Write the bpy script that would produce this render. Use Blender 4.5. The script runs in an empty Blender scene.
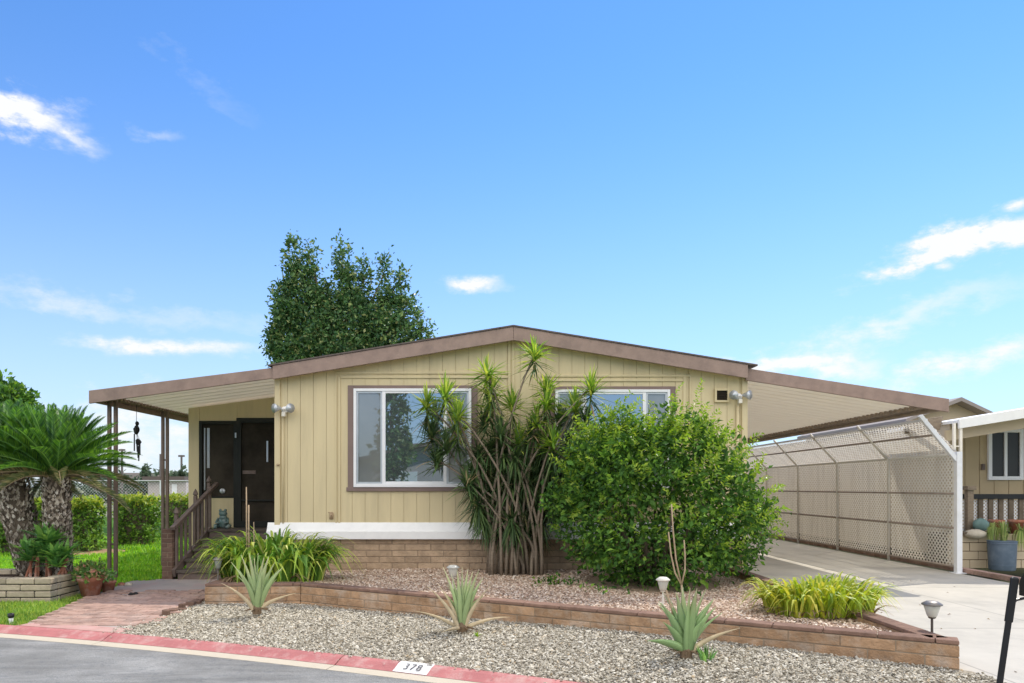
import bpy, math, random
import numpy as np
from mathutils import Vector, Matrix

random.seed(7)
RNG = np.random.default_rng(11)
SC = bpy.context.scene
COL = SC.collection
PI = math.pi

# ------------------------------------------------------------------ helpers
def lin(r, g, b):
    f = lambda c: (c / 255 / 12.92) if c / 255 <= 0.04045 else ((c / 255 + 0.055) / 1.055) ** 2.4
    return (f(r), f(g), f(b))

def nd(t, kind, **kw):
    n = t.nodes.new(kind)
    for k, v in kw.items():
        if k in n.inputs:
            n.inputs[k].default_value = v
        else:
            setattr(n, k, v)
    return n

def ramp(t, stops, interp='LINEAR'):
    n = t.nodes.new('ShaderNodeValToRGB')
    cr = n.color_ramp
    cr.interpolation = interp
    while len(cr.elements) < len(stops):
        cr.elements.new(0.5)
    for e, (p, c) in zip(cr.elements, stops):
        e.position = p
        e.color = (*c, 1)
    return n

def scalec(c, k):
    return tuple(min(1, x * k) for x in c)

def new_mat(name):
    m = bpy.data.materials.new(name)
    m.use_nodes = True
    t = m.node_tree
    b = t.nodes['Principled BSDF']
    return m, t, b

def mat(name, col, rough=0.6, var=0.12, scale=3.0, bump=0.0, bscale=40.0, spec=0.4, metal=0.0,
        island=0.0, grime=None, stretch=(1, 1, 1)):
    """plain surface with noise weathering, optional per-piece tint, optional bump"""
    m, t, b = new_mat(name)
    L = t.links
    tc = nd(t, 'ShaderNodeTexCoord')
    mp = nd(t, 'ShaderNodeMapping')
    mp.inputs['Scale'].default_value = stretch
    L.new(tc.outputs['Object'], mp.inputs[0])
    n1 = nd(t, 'ShaderNodeTexNoise', Scale=scale, Detail=6.0, Roughness=0.6)
    L.new(mp.outputs[0], n1.inputs['Vector'])
    r = ramp(t, [(0.28, scalec(col, 1 - var)), (0.72, scalec(col, 1 + var))])
    L.new(n1.outputs['Fac'], r.inputs[0])
    out = r.outputs[0]
    if grime:
        gcol, gscale, gamt = grime
        n2 = nd(t, 'ShaderNodeTexNoise', Scale=gscale, Detail=8.0, Roughness=0.7)
        L.new(mp.outputs[0], n2.inputs['Vector'])
        gr = ramp(t, [(0.48, (0, 0, 0)), (0.75, (gamt,) * 3)])
        L.new(n2.outputs['Fac'], gr.inputs[0])
        mx = nd(t, 'ShaderNodeMixRGB')
        mx.inputs[2].default_value = (*gcol, 1)
        L.new(gr.outputs[0], mx.inputs[0]); L.new(out, mx.inputs[1])
        out = mx.outputs[0]
    if island:
        g = nd(t, 'ShaderNodeNewGeometry')
        mr = nd(t, 'ShaderNodeMapRange')
        mr.inputs[3].default_value = 1 - island
        mr.inputs[4].default_value = 1 + island
        L.new(g.outputs['Random Per Island'], mr.inputs[0])
        mu = nd(t, 'ShaderNodeVectorMath', operation='SCALE')
        L.new(out, mu.inputs[0]); L.new(mr.outputs[0], mu.inputs['Scale'])
        out = mu.outputs[0]
    L.new(out, b.inputs['Base Color'])
    b.inputs['Roughness'].default_value = rough
    b.inputs['Specular IOR Level'].default_value = spec
    b.inputs['Metallic'].default_value = metal
    if bump:
        n3 = nd(t, 'ShaderNodeTexNoise', Scale=bscale, Detail=5.0, Roughness=0.65)
        L.new(tc.outputs['Object'], n3.inputs['Vector'])
        bp = nd(t, 'ShaderNodeBump', Strength=bump, Distance=0.02)
        L.new(n3.outputs['Fac'], bp.inputs['Height'])
        L.new(bp.outputs[0], b.inputs['Normal'])
    return m

def leaf_mat(name, stops, trans=0.35, rough=0.45, spec=0.4):
    """leaves: colour per leaf, a little light passing through"""
    m, t, b = new_mat(name)
    L = t.links
    g = nd(t, 'ShaderNodeNewGeometry')
    r = ramp(t, stops)
    L.new(g.outputs['Random Per Island'], r.inputs[0])
    tc = nd(t, 'ShaderNodeTexCoord')
    n1 = nd(t, 'ShaderNodeTexNoise', Scale=2.2, Detail=3.0)
    L.new(tc.outputs['Object'], n1.inputs['Vector'])
    mr = nd(t, 'ShaderNodeMapRange')
    mr.inputs[1].default_value = 0.3; mr.inputs[2].default_value = 0.7
    mr.inputs[3].default_value = 0.75; mr.inputs[4].default_value = 1.25
    L.new(n1.outputs['Fac'], mr.inputs[0])
    mu = nd(t, 'ShaderNodeVectorMath', operation='SCALE')
    L.new(r.outputs[0], mu.inputs[0]); L.new(mr.outputs[0], mu.inputs['Scale'])
    L.new(mu.outputs[0], b.inputs['Base Color'])
    b.inputs['Roughness'].default_value = rough
    b.inputs['Specular IOR Level'].default_value = spec
    tr = nd(t, 'ShaderNodeBsdfTranslucent')
    hs = nd(t, 'ShaderNodeHueSaturation', Hue=0.485, Saturation=1.1, Value=1.5)
    L.new(mu.outputs[0], hs.inputs['Color']); L.new(hs.outputs[0], tr.inputs[0])
    ms = nd(t, 'ShaderNodeMixShader')
    ms.inputs[0].default_value = trans
    L.new(b.outputs[0], ms.inputs[1]); L.new(tr.outputs[0], ms.inputs[2])
    L.new(ms.outputs[0], t.nodes['Material Output'].inputs[0])
    return m

def stone_mat(name, stops, rough=0.8, bump=0.2):
    m, t, b = new_mat(name)
    L = t.links
    g = nd(t, 'ShaderNodeNewGeometry')
    r = ramp(t, stops)
    L.new(g.outputs['Random Per Island'], r.inputs[0])
    L.new(r.outputs[0], b.inputs['Base Color'])
    b.inputs['Roughness'].default_value = rough
    b.inputs['Specular IOR Level'].default_value = 0.25
    return m

ORG = {}
def org_of(o):
    v = Vector((0, 0, 0))
    while o is not None:
        if o.name in ORG:
            return ORG[o.name]
        o = o.parent
    return v

def tag(o, label=None, cat=None, group=None, kind=None):
    if label: o['label'] = label
    if cat: o['category'] = cat
    if group: o['group'] = group
    if kind: o['kind'] = kind
    return o

def thing(name, label, cat, loc=(0, 0, 0), group=None):
    o = bpy.data.objects.new(name, None)
    o.empty_display_size = 0.2
    COL.objects.link(o)
    o.location = loc
    ORG[o.name] = Vector(loc)
    return tag(o, label, cat, group)

def link_mesh(name, V, F, m, parent=None, org=None, smooth=False, bevel=0.0):
    """V in world metres; stored relative to the thing's base"""
    if parent is not None:
        og = org_of(parent)
    else:
        og = Vector(org) if org is not None else Vector((0, 0, 0))
    V = np.asarray(V, dtype=float).reshape(-1, 3) - np.array(og)
    me = bpy.data.meshes.new(name)
    me.from_pydata(V.tolist(), [], F if isinstance(F, list) else F.tolist())
    me.materials.append(m)
    if smooth:
        me.polygons.foreach_set('use_smooth', [True] * len(me.polygons))
    me.update()
    o = bpy.data.objects.new(name, me)
    COL.objects.link(o)
    if parent is not None:
        o.parent = parent
    else:
        o.location = og
        ORG[o.name] = og
    if bevel:
        md = o.modifiers.new('bevel', 'BEVEL')
        md.width = bevel; md.segments = 2; md.limit_method = 'ANGLE'; md.angle_limit = math.radians(50)
    return o

class MB:
    """collects shapes into one mesh"""
    def __init__(s):
        s.V = []; s.F = []
    def add(s, vs, fs):
        k = len(s.V)
        s.V += [tuple(v) for v in vs]
        s.F += [tuple(i + k for i in f) for f in fs]
        return s
    def box(s, x0, x1, y0, y1, z0, z1):
        v = [(x0, y0, z0), (x1, y0, z0), (x1, y1, z0), (x0, y1, z0), (x0, y0, z1), (x1, y0, z1), (x1, y1, z1), (x0, y1, z1)]
        return s.add(v, [(0, 3, 2, 1), (4, 5, 6, 7), (0, 1, 5, 4), (1, 2, 6, 5), (2, 3, 7, 6), (3, 0, 4, 7)])
    def bar(s, p, q, w, h, up=(0, 0, 1)):
        """rectangular bar from p to q, w wide, h along up"""
        p = Vector(p); q = Vector(q); d = (q - p).normalized()
        u = Vector(up)
        sd = d.cross(u)
        if sd.length < 1e-4:
            u = Vector((0, 1, 0)); sd = d.cross(u)
        sd.normalize(); u = sd.cross(d).normalized()
        vs = []
        for c in (p, q):
            for a, b in ((-1, -1), (1, -1), (1, 1), (-1, 1)):
                vs.append(c + sd * (a * w / 2) + u * (b * h / 2))
        return s.add(vs, [(3, 2, 1, 0), (4, 5, 6, 7), (0, 1, 5, 4), (1, 2, 6, 5), (2, 3, 7, 6), (3, 0, 4, 7)])
    def prism(s, poly, y0, y1):
        """poly in (x,z), counter-clockwise seen from -y; extruded in y"""
        n = len(poly)
        vs = [(x, y0, z) for x, z in poly] + [(x, y1, z) for x, z in poly]
        fs = [tuple(range(n)), tuple(range(2 * n - 1, n - 1, -1))]
        fs += [(i, i + n, (i + 1) % n + n, (i + 1) % n) for i in range(n)]
        return s.add(vs, fs)
    def slab(s, poly, z0, z1):
        """poly in (x,y), counter-clockwise from above"""
        n = len(poly)
        vs = [(x, y, z0) for x, y in poly] + [(x, y, z1) for x, y in poly]
        fs = [tuple(range(n - 1, -1, -1)), tuple(range(n, 2 * n))]
        fs += [(i, (i + 1) % n, (i + 1) % n + n, i + n) for i in range(n)]
        return s.add(vs, fs)
    def tube(s, pts, rad, n=8, cap=True):
        pts = [Vector(p) for p in pts]
        if not hasattr(rad, '__len__'):
            rad = [rad] * len(pts)
        vs = []; fs = []
        ref = Vector((0, 0, 1))
        d0 = (pts[1] - pts[0]).normalized()
        if abs(d0.dot(ref)) > 0.9: ref = Vector((0, 1, 0))
        for i, p in enumerate(pts):
            d = (pts[min(i + 1, len(pts) - 1)] - pts[max(i - 1, 0)]).normalized()
            a = d.cross(ref).normalized(); b = a.cross(d).normalized()
            ref = b
            for k in range(n):
                t = 2 * PI * k / n
                vs.append(p + (a * math.cos(t) + b * math.sin(t)) * rad[i])
        for i in range(len(pts) - 1):
            for k in range(n):
                fs.append((i * n + k, i * n + (k + 1) % n, (i + 1) * n + (k + 1) % n, (i + 1) * n + k))
        if cap:
            fs.append(tuple(range(n - 1, -1, -1)))
            fs.append(tuple(range((len(pts) - 1) * n, len(pts) * n)))
        return s.add(vs, fs)
    def lathe(s, c, prof, n=20):
        """prof: (r,z) from bottom to top round the vertical axis at c"""
        vs = []; fs = []
        for r, z in prof:
            for k in range(n):
                t = 2 * PI * k / n
                vs.append((c[0] + r * math.cos(t), c[1] + r * math.sin(t), c[2] + z))
        for i in range(len(prof) - 1):
            for k in range(n):
                fs.append((i * n + k, i * n + (k + 1) % n, (i + 1) * n + (k + 1) % n, (i + 1) * n + k))
        fs.append(tuple(range(n - 1, -1, -1)))
        fs.append(tuple(range((len(prof) - 1) * n, len(prof) * n)))
        return s.add(vs, fs)
    def ball(s, c, rx, ry, rz, nu=14, nv=9, jit=0.0):
        prof = []
        vs = []; fs = []
        for i in range(nv + 1):
            ph = -PI / 2 + PI * i / nv
            for k in range(nu):
                t = 2 * PI * k / nu
                j = 1 + random.uniform(-jit, jit)
                vs.append((c[0] + rx * j * math.cos(ph) * math.cos(t), c[1] + ry * j * math.cos(ph) * math.sin(t), c[2] + rz * j * math.sin(ph)))
        for i in range(nv):
            for k in range(nu):
                fs.append((i * nu + k, i * nu + (k + 1) % nu, (i + 1) * nu + (k + 1) % nu, (i + 1) * nu + k))
        return s.add(vs, fs)
    def build(s, name, m, parent=None, org=None, smooth=False, bevel=0.0):
        return link_mesh(name, s.V, s.F, m, parent, org, smooth, bevel)

def unit(a):
    return a / np.maximum(np.linalg.norm(a, axis=-1, keepdims=True), 1e-9)

def leaf_arrays(P, D, N, Ln, W):
    """diamond leaves folded on the midrib: P base, D direction, N up; returns V, F"""
    n = len(P)
    S = unit(np.cross(D, N)); U = unit(np.cross(S, D))
    Ln = np.broadcast_to(Ln, (n,))[:, None]; W = np.broadcast_to(W, (n,))[:, None]
    b = P; t = P + D * Ln - U * Ln * 0.12
    m1 = P + D * Ln * 0.45 + S * W * 0.5 + U * W * 0.18
    m2 = P + D * Ln * 0.45 - S * W * 0.5 + U * W * 0.18
    V = np.stack([b, m1, t, m2], 1).reshape(-1, 3)
    k = np.arange(n)[:, None] * 4
    F = np.concatenate([k + np.array([[0, 1, 2]]), k + np.array([[0, 2, 3]])], 1).reshape(-1, 3)
    return V, F

def leaves(name, arrs, m, parent=None, org=None):
    Vs = []; Fs = []; k = 0
    for V, F in arrs:
        Vs.append(V); Fs.append(F + k); k += len(V)
    return link_mesh(name, np.concatenate(Vs), np.concatenate(Fs), m, parent, org)

def rdir(n, rng=RNG):
    return unit(rng.normal(size=(n, 3)))

def crown_clumps(lobes, n, rng=RNG, shell=0.3, deep=0.15):
    """points near the outside of a union of ellipsoids (x,y,z,rx,ry,rz), with their outward directions"""
    L = np.array(lobes, dtype=float)
    w = (L[:, 3] * L[:, 5] + L[:, 3] * L[:, 4]) ** 0.85; w = w / w.sum()
    P = []; O = []
    while len(P) < n:
        i = rng.choice(len(L), p=w)
        d = unit(rng.normal(size=3))
        r = 1 - abs(rng.normal()) * shell
        if r < 0.1: continue
        p = L[i, :3] + d * L[i, 3:] * r
        q = (p - L[:, :3]) / L[:, 3:]
        m = (np.sum(q * q, 1) ** 0.5).min()
        if m < 0.62 and rng.random() > deep: continue
        P.append(p); O.append(unit(d / L[i, 3:]))
    return np.array(P), np.array(O)

def clump_leaves(P, O, per, rad, Ln, W, up=0.3, rng=RNG, wild=0.9, lvar=0.25):
    n = len(P) * per
    C = np.repeat(P, per, 0) + rng.normal(size=(n, 3)) * rad
    D = unit(np.repeat(O, per, 0) * 0.8 + rng.normal(size=(n, 3)) * wild + np.array([0, 0, up]))
    N = unit(np.repeat(O, per, 0) * 0.6 + rng.normal(size=(n, 3)) * 0.6 + np.array([0, 0, 0.8]))
    s = 1 + rng.normal(size=n) * lvar
    return leaf_arrays(C, D, N, Ln * s, W * s)

def strap_arrays(leafs, segs=5, keel=0.25):
    """leafs: list of (base, ctrl, tip, width). Tapered bent strips, two halves folded"""
    V = []; F = []
    for b, c, t, w in leafs:
        b = np.array(b, float); c = np.array(c, float); t = np.array(t, float)
        k = len(V)
        for i in range(segs + 1):
            u = i / segs
            p = (1 - u) ** 2 * b + 2 * u * (1 - u) * c + u * u * t
            d = 2 * (1 - u) * (c - b) + 2 * u * (t - c)
            d = d / (np.linalg.norm(d) + 1e-9)
            sd = np.cross(d, (0, 0, 1.0))
            if np.linalg.norm(sd) < 1e-3: sd = np.array([1.0, 0, 0])
            sd = sd / np.linalg.norm(sd)
            up = np.cross(sd, d)
            ww = w * (0.75 + 0.6 * u if u < 0.3 else 1.0 - ((u - 0.3) / 0.7) ** 1.6) * 0.5
            ww = max(ww, 0.0008)
            V += [p + sd * ww + up * ww * keel, p, p - sd * ww + up * ww * keel]
        for i in range(segs):
            a = k + i * 3
            F += [(a, a + 1, a + 4), (a, a + 4, a + 3), (a + 1, a + 2, a + 5), (a + 1, a + 5, a + 4)]
    return np.array(V), np.array(F)

# ------------------------------------------------------------------ camera numbers
F_PX = 711.0; VX = 495.0; HY = 487.0; CAM_H = 1.42
def X(px, Y): return (px - VX) / F_PX * Y
def Z(py, Y): return CAM_H - (py - HY) / F_PX * Y

cam = bpy.data.cameras.new('camera')
camo = bpy.data.objects.new('camera', cam)
COL.objects.link(camo)
camo.location = (0, 0, CAM_H)
camo.rotation_euler = (PI / 2, 0, 0)
cam.sensor_width = 36.0
cam.lens = F_PX / 1024 * 36
cam.shift_x = (512 - VX) / 1024
cam.shift_y = (HY - 341.5) / 1024
cam.clip_end = 4000
cam.clip_start = 0.05
SC.camera = camo

# ------------------------------------------------------------------ sky and sun
SUN_EL = math.radians(51); SUN_AZ = math.radians(41)
w = bpy.data.worlds.new("World"); SC.world = w; w.use_nodes = True
t = w.node_tree; L = t.links
bg = t.nodes['Background']; bg.inputs[1].default_value = 0.15
sky = nd(t, 'ShaderNodeTexSky', sky_type='NISHITA', sun_disc=False)
sky.sun_elevation = SUN_EL; sky.sun_rotation = SUN_AZ
sky.air_density = 1.0; sky.dust_density = 0.0; sky.ozone_density = 8.0
tc = nd(t, 'ShaderNodeTexCoord')
sx = nd(t, 'ShaderNodeSeparateXYZ'); L.new(tc.outputs['Generated'], sx.inputs[0])
def mth(op, a, b=None, c=None, clamp=False):
    n = nd(t, 'ShaderNodeMath', operation=op); n.use_clamp = clamp
    for i, v in enumerate((a, b, c)):
        if v is None: continue
        if isinstance(v, (int, float)): n.inputs[i].default_value = v
        else: L.new(v, n.inputs[i])
    return n.outputs[0]
az = mth('ARCTAN2', sx.outputs[0], sx.outputs[1])
el = mth('ARCSINE', sx.outputs[2])
# feathery warp
cmb = nd(t, 'ShaderNodeCombineXYZ')
L.new(az, cmb.inputs[0]); L.new(mth('MULTIPLY', el, 1.9), cmb.inputs[1])
nz = nd(t, 'ShaderNodeTexNoise', Scale=9.0, Detail=9.0, Roughness=0.62); L.new(cmb.outputs[0], nz.inputs['Vector'])
nzf = nd(t, 'ShaderNodeTexNoise', Scale=26.0, Detail=8.0, Roughness=0.65); L.new(cmb.outputs[0], nzf.inputs['Vector'])
nzs = nd(t, 'ShaderNodeSeparateColor'); L.new(nz.outputs['Color'], nzs.inputs[0])
nzfs = nd(t, 'ShaderNodeSeparateColor'); L.new(nzf.outputs['Color'], nzfs.inputs[0])
def wob(a, b): return mth('ADD', mth('SUBTRACT', a, 0.5), mth('MULTIPLY', mth('SUBTRACT', b, 0.5), 0.55))
wob_a = wob(nzs.outputs[0], nzfs.outputs[0]); wob_e = wob(nzs.outputs[1], nzfs.outputs[1])
mask = None
def cloud(px, py, wpx, hpx, dens, tilt=0.0):
    """a soft bank of cloud centred on a compass bearing and height"""
    global mask
    u = (px - VX) / F_PX; v = (HY - py) / F_PX
    a0 = math.atan2(u, 1); e0 = math.asin(v / math.sqrt(u * u + 1 + v * v))
    wa = wpx / F_PX * math.cos(a0) ** 2; we = hpx / F_PX * math.cos(a0)
    da = mth('SUBTRACT', az, a0); de = mth('SUBTRACT', el, e0)
    de = mth('ADD', de, mth('MULTIPLY', da, -tilt))
    da = mth('ADD', da, mth('MULTIPLY', wob_a, wa * 2.2))
    de = mth('ADD', de, mth('MULTIPLY', wob_e, we * 4.2))
    q = mth('ADD', mth('POWER', mth('ABSOLUTE', mth('DIVIDE', da, wa)), 2.0), mth('POWER', mth('ABSOLUTE', mth('DIVIDE', de, we)), 2.0))
    e_ = mth('POWER', 2.718, mth('MULTIPLY', q, -1.5))
    wsp = mth('MULTIPLY', mth('SUBTRACT', nzf.outputs['Fac'], 0.20), 2.4, clamp=True)
    m_ = mth('MULTIPLY', mth('MULTIPLY', e_, dens), wsp, clamp=True)
    m_ = mth('MULTIPLY', mth('SUBTRACT', m_, 0.05, clamp=True), 1.05, clamp=True)
    mask = m_ if mask is None else mth('MAXIMUM', mask, m_)
cloud(20, 116, 56, 20, 2.2, tilt=-0.12)
cloud(22, 102, 26, 9, 1.8, tilt=-0.1)
cloud(64, 133, 40, 10, 1.2, tilt=-0.14)
cloud(155, 134, 32, 8, 0.5)
cloud(478, 286, 30, 7.5, 1.6)
cloud(965, 243, 92, 15, 3.2, tilt=0.17)
cloud(1010, 228, 48, 16, 2.6, tilt=0.1)
cloud(1020, 203, 14, 5, 1.3)
cloud(944, 268, 10, 5, 1.0)
cloud(790, 364, 90, 14, 1.7)
cloud(175, 347, 95, 7.5, 1.3)
cloud(110, 305, 200, 15, 0.5, tilt=-0.06)
cloud(980, 358, 150, 12, 1.2, tilt=0.2)
cloud(890, 325, 120, 18, 0.8, tilt=0.25)
cloud(210, 84, 75, 14, 0.16, tilt=-0.45)
cloud(150, 440, 260, 46, 1.0)
# unseen cloud bank added over the street side to light the shaded front
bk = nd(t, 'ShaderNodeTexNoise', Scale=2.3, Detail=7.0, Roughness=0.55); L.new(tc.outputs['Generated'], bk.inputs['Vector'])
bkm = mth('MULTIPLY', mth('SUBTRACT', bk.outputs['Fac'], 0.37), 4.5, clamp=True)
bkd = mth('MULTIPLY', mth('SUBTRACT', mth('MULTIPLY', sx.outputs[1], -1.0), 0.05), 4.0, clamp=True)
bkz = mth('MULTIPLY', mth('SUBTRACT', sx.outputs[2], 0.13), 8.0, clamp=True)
fill_mask = mth('MULTIPLY', mth('MULTIPLY', bkm, bkd), bkz)
# pale haze low down
haze = mth('POWER', mth('SUBTRACT', 1.0, mth('MULTIPLY', mth('ABSOLUTE', el), 1.7), clamp=True), 2.2)
mixh = nd(t, 'ShaderNodeMixRGB'); mixh.inputs[2].default_value = (4.9, 5.65, 6.5, 1)
L.new(mth('MULTIPLY', haze, 0.95), mixh.inputs[0])
hs = nd(t, 'ShaderNodeMixRGB', blend_type='MULTIPLY'); hs.inputs[0].default_value = 1.0
hs.inputs[2].default_value = (1.0, 1.30, 1.50, 1)
L.new(sky.outputs[0], hs.inputs[1]); L.new(hs.outputs[0], mixh.inputs[1])
mixc = nd(t, 'ShaderNodeMixRGB'); mixc.inputs[2].default_value = (6.6, 6.7, 6.8, 1)
L.new(mask, mixc.inputs[0]); L.new(mixh.outputs[0], mixc.inputs[1])
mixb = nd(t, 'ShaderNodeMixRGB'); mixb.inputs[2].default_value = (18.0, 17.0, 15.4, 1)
L.new(fill_mask, mixb.inputs[0]); L.new(mixc.outputs[0], mixb.inputs[1])
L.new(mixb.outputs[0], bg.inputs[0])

sd = Vector((math.sin(SUN_AZ) * math.cos(SUN_EL), math.cos(SUN_AZ) * math.cos(SUN_EL), math.sin(SUN_EL)))
sun = bpy.data.lights.new('sun', 'SUN'); sun.energy = 3.9; sun.angle = math.radians(0.55); sun.color = (1.0, 0.935, 0.82)
suno = bpy.data.objects.new('sun', sun); COL.objects.link(suno)
suno.rotation_euler = (-sd).to_track_quat('-Z', 'Y').to_euler()
suno.location = (20, 30, 40)
SC.view_settings.view_transform = 'Standard'
SC.view_settings.look = 'None'
SC.view_settings.exposure = 0
SC.cycles.max_bounces = 6
SC.cycles.use_denoising = True

# ------------------------------------------------------------------ materials
M = {}
M['siding'] = mat('siding_paint', (0.665, 0.555, 0.335), 0.6, 0.05, 1.3, bump=0.06, bscale=60, grime=((0.42, 0.35, 0.22), 1.5, 0.40), stretch=(3, 3, 0.35))
M['groove'] = mat('siding_groove', (0.55, 0.455, 0.28), 0.8, 0.1)
M['brown'] = mat('brown_trim_paint', (0.32, 0.225, 0.185), 0.6, 0.14, 5, bump=0.15, bscale=25, grime=((0.14, 0.10, 0.09), 4, 0.5))
M['window_trim'] = mat('window_trim_paint', (0.22, 0.155, 0.135), 0.55, 0.08, 5)
M['white'] = mat('white_metal', (0.88, 0.87, 0.85), 0.45, 0.03, 4, grime=((0.5, 0.5, 0.5), 5, 0.18))
M['vinyl'] = mat('white_vinyl', (0.86, 0.86, 0.87), 0.35, 0.02, 4)
M['alu'] = mat('dull_aluminium', (0.52, 0.54, 0.56), 0.35, 0.06, 8, metal=0.5)
M['roof'] = mat('roof_shingle', (0.13, 0.105, 0.095), 0.9, 0.3, 20, bump=0.4, bscale=30)
M['ceiling'] = mat('awning_underside', (0.88, 0.82, 0.72), 0.6, 0.03, 1, grime=((0.60, 0.53, 0.42), 1.2, 0.2))
M['slump'] = mat('slump_block', (0.47, 0.345, 0.235), 0.9, 0.22, 7, bump=0.9, bscale=22, island=0.13, spec=0.15)
M['mortar'] = mat('mortar', (0.32, 0.25, 0.18), 0.95, 0.15, 9, bump=0.3, spec=0.1)
M['planter_block'] = mat('planter_block', (0.43, 0.27, 0.16), 0.9, 0.32, 7, bump=1.0, bscale=26, island=0.16, grime=((0.58, 0.50, 0.42), 4.5, 0.75), spec=0.15)
M['planter_cap'] = mat('planter_cap', (0.25, 0.155, 0.115), 0.9, 0.25, 9, bump=0.8, bscale=28, island=0.15, spec=0.15)
M['grey_block'] = mat('grey_tan_block', (0.46, 0.385, 0.285), 0.9, 0.2, 8, bump=0.6, bscale=24, island=0.14, spec=0.15)
M['red_brick'] = mat('red_brick', (0.40, 0.265, 0.215), 0.9, 0.25, 9, bump=0.6, bscale=30, island=0.16, grime=((0.46, 0.36, 0.31), 2.2, 0.8), spec=0.15)
M['dark_brick'] = mat('dark_brick', (0.19, 0.12, 0.09), 0.9, 0.25, 9, bump=0.6, bscale=30, island=0.22, spec=0.15)
M['concrete'] = mat('driveway_concrete', (0.50, 0.47, 0.41), 0.85, 0.08, 1.6, bump=0.12, bscale=60, grime=((0.27, 0.26, 0.24), 1.1, 0.55), spec=0.2)
M['old_concrete'] = mat('old_grey_concrete', (0.42, 0.365, 0.33), 0.9, 0.15, 4, bump=0.3, bscale=40, grime=((0.40, 0.235, 0.20), 2.0, 0.9), spec=0.15)
M['kerb_red'] = mat('kerb_red_paint', (0.48, 0.18, 0.17), 0.75, 0.18, 3, bump=0.25, bscale=60, grime=((0.60, 0.42, 0.37), 7, 0.9), spec=0.25)
M['pink_strip'] = mat('faded_pink_concrete', (0.52, 0.30, 0.26), 0.85, 0.15, 5, bump=0.3, bscale=40, grime=((0.50, 0.42, 0.36), 4, 0.7))
M['kerb_cream'] = mat('kerb_bare_concrete', (0.56, 0.49, 0.38), 0.85, 0.1, 5, bump=0.15, grime=((0.36, 0.32, 0.27), 5, 0.4), spec=0.2)
M['wood_dark'] = mat('weathered_dark_wood', (0.10, 0.08, 0.066), 0.8, 0.3, 6, bump=0.4, bscale=30, stretch=(1, 1, 1), grime=((0.22, 0.19, 0.16), 7, 0.5))
M['rail_wood'] = mat('rail_brown_paint', (0.17, 0.125, 0.105), 0.65, 0.2, 8, bump=0.2, grime=((0.3, 0.25, 0.22), 9, 0.35))
M['post_metal'] = mat('brown_awning_post', (0.18, 0.125, 0.10), 0.5, 0.15, 8, grime=((0.3, 0.24, 0.2), 9, 0.35))
M['screen'] = mat('dark_insect_screen', (0.045, 0.037, 0.028), 0.7, 0.6, 1.8, spec=0.1)
M['screen_frame'] = mat('dark_green_frame', (0.026, 0.028, 0.025), 0.55, 0.1, 5, spec=0.2)
M['black'] = mat('black_paint', (0.012, 0.012, 0.014), 0.35, 0.2, 6)
M['dark'] = mat('dark_hollow', (0.02, 0.02, 0.02), 0.8, 0.1, 5)
M['lattice'] = mat('lattice_mesh', (0.85, 0.805, 0.72), 0.6, 0.06, 2.2, grime=((0.50, 0.45, 0.38), 2.0, 0.7), stretch=(1, 3.5, 0.5))
def add_glow(m, k):
    t = m.node_tree; b = t.nodes['Principled BSDF']; L = t.links
    tr = nd(t, 'ShaderNodeBsdfTranslucent'); L.new(b.inputs['Base Color'].links[0].from_socket, tr.inputs[0])
    ms = nd(t, 'ShaderNodeMixShader'); ms.inputs[0].default_value = k
    L.new(b.outputs[0], ms.inputs[1]); L.new(tr.outputs[0], ms.inputs[2]); L.new(ms.outputs[0], t.nodes['Material Output'].inputs[0])
M['panel'] = mat('glow_roof_panel', (0.88, 0.83, 0.735), 0.6, 0.03, 1, grime=((0.70, 0.64, 0.54), 1.0, 0.3))
add_glow(M['panel'], 0.40)  # translucency added to brighten the shaded undersides of awning and carport
add_glow(M['lattice'], 0.38)     # thin plastic lets daylight through
M['galv'] = mat('galvanised_pipe', (0.72, 0.68, 0.60), 0.5, 0.12, 6, grime=((0.36, 0.29, 0.22), 6, 0.5))
M['rust'] = mat('brown_pipe', (0.31, 0.25, 0.20), 0.6, 0.2, 6)
M['white_pipe'] = mat('white_pipe', (0.80, 0.81, 0.83), 0.4, 0.05, 6, grime=((0.5, 0.48, 0.45), 8, 0.25))
M['neigh_wall'] = mat('neighbour_siding', (0.58, 0.47, 0.33), 0.6, 0.07, 1.5, grime=((0.40, 0.32, 0.2), 1.5, 0.25), stretch=(2, 2, 0.5))
M['neigh_dark'] = mat('neighbour_porch_siding', (0.50, 0.39, 0.24), 0.7, 0.08, 1.5)
M['soil'] = mat('dark_soil', (0.07, 0.045, 0.03), 0.95, 0.3, 12, bump=0.8, bscale=30, spec=0.1)
M['terracotta'] = mat('terracotta', (0.33, 0.135, 0.085), 0.85, 0.2, 9, bump=0.2, grime=((0.5, 0.42, 0.38), 7, 0.75), spec=0.15)
M['bark'] = mat('pale_bark', (0.27, 0.215, 0.16), 0.85, 0.25, 14, bump=0.5, bscale=40, stretch=(1, 1, 3), spec=0.15)
M['dark_bark'] = mat('dark_bark', (0.15, 0.12, 0.09), 0.9, 0.3, 10, bump=0.5, bscale=30, spec=0.1)
M['dry_stalk'] = mat('dry_stalk', (0.42, 0.31, 0.20), 0.85, 0.2, 14, spec=0.15)
M['barrel'] = mat('slate_blue_plastic', (0.105, 0.145, 0.20), 0.45, 0.15, 5, grime=((0.22, 0.25, 0.28), 5, 0.4))
M['rock'] = mat('pale_rock', (0.55, 0.49, 0.40), 0.9, 0.2, 6, bump=0.6, bscale=14)
M['teal_rock'] = mat('teal_rock', (0.14, 0.23, 0.22), 0.7, 0.25, 8, bump=0.4, bscale=14)
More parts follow.
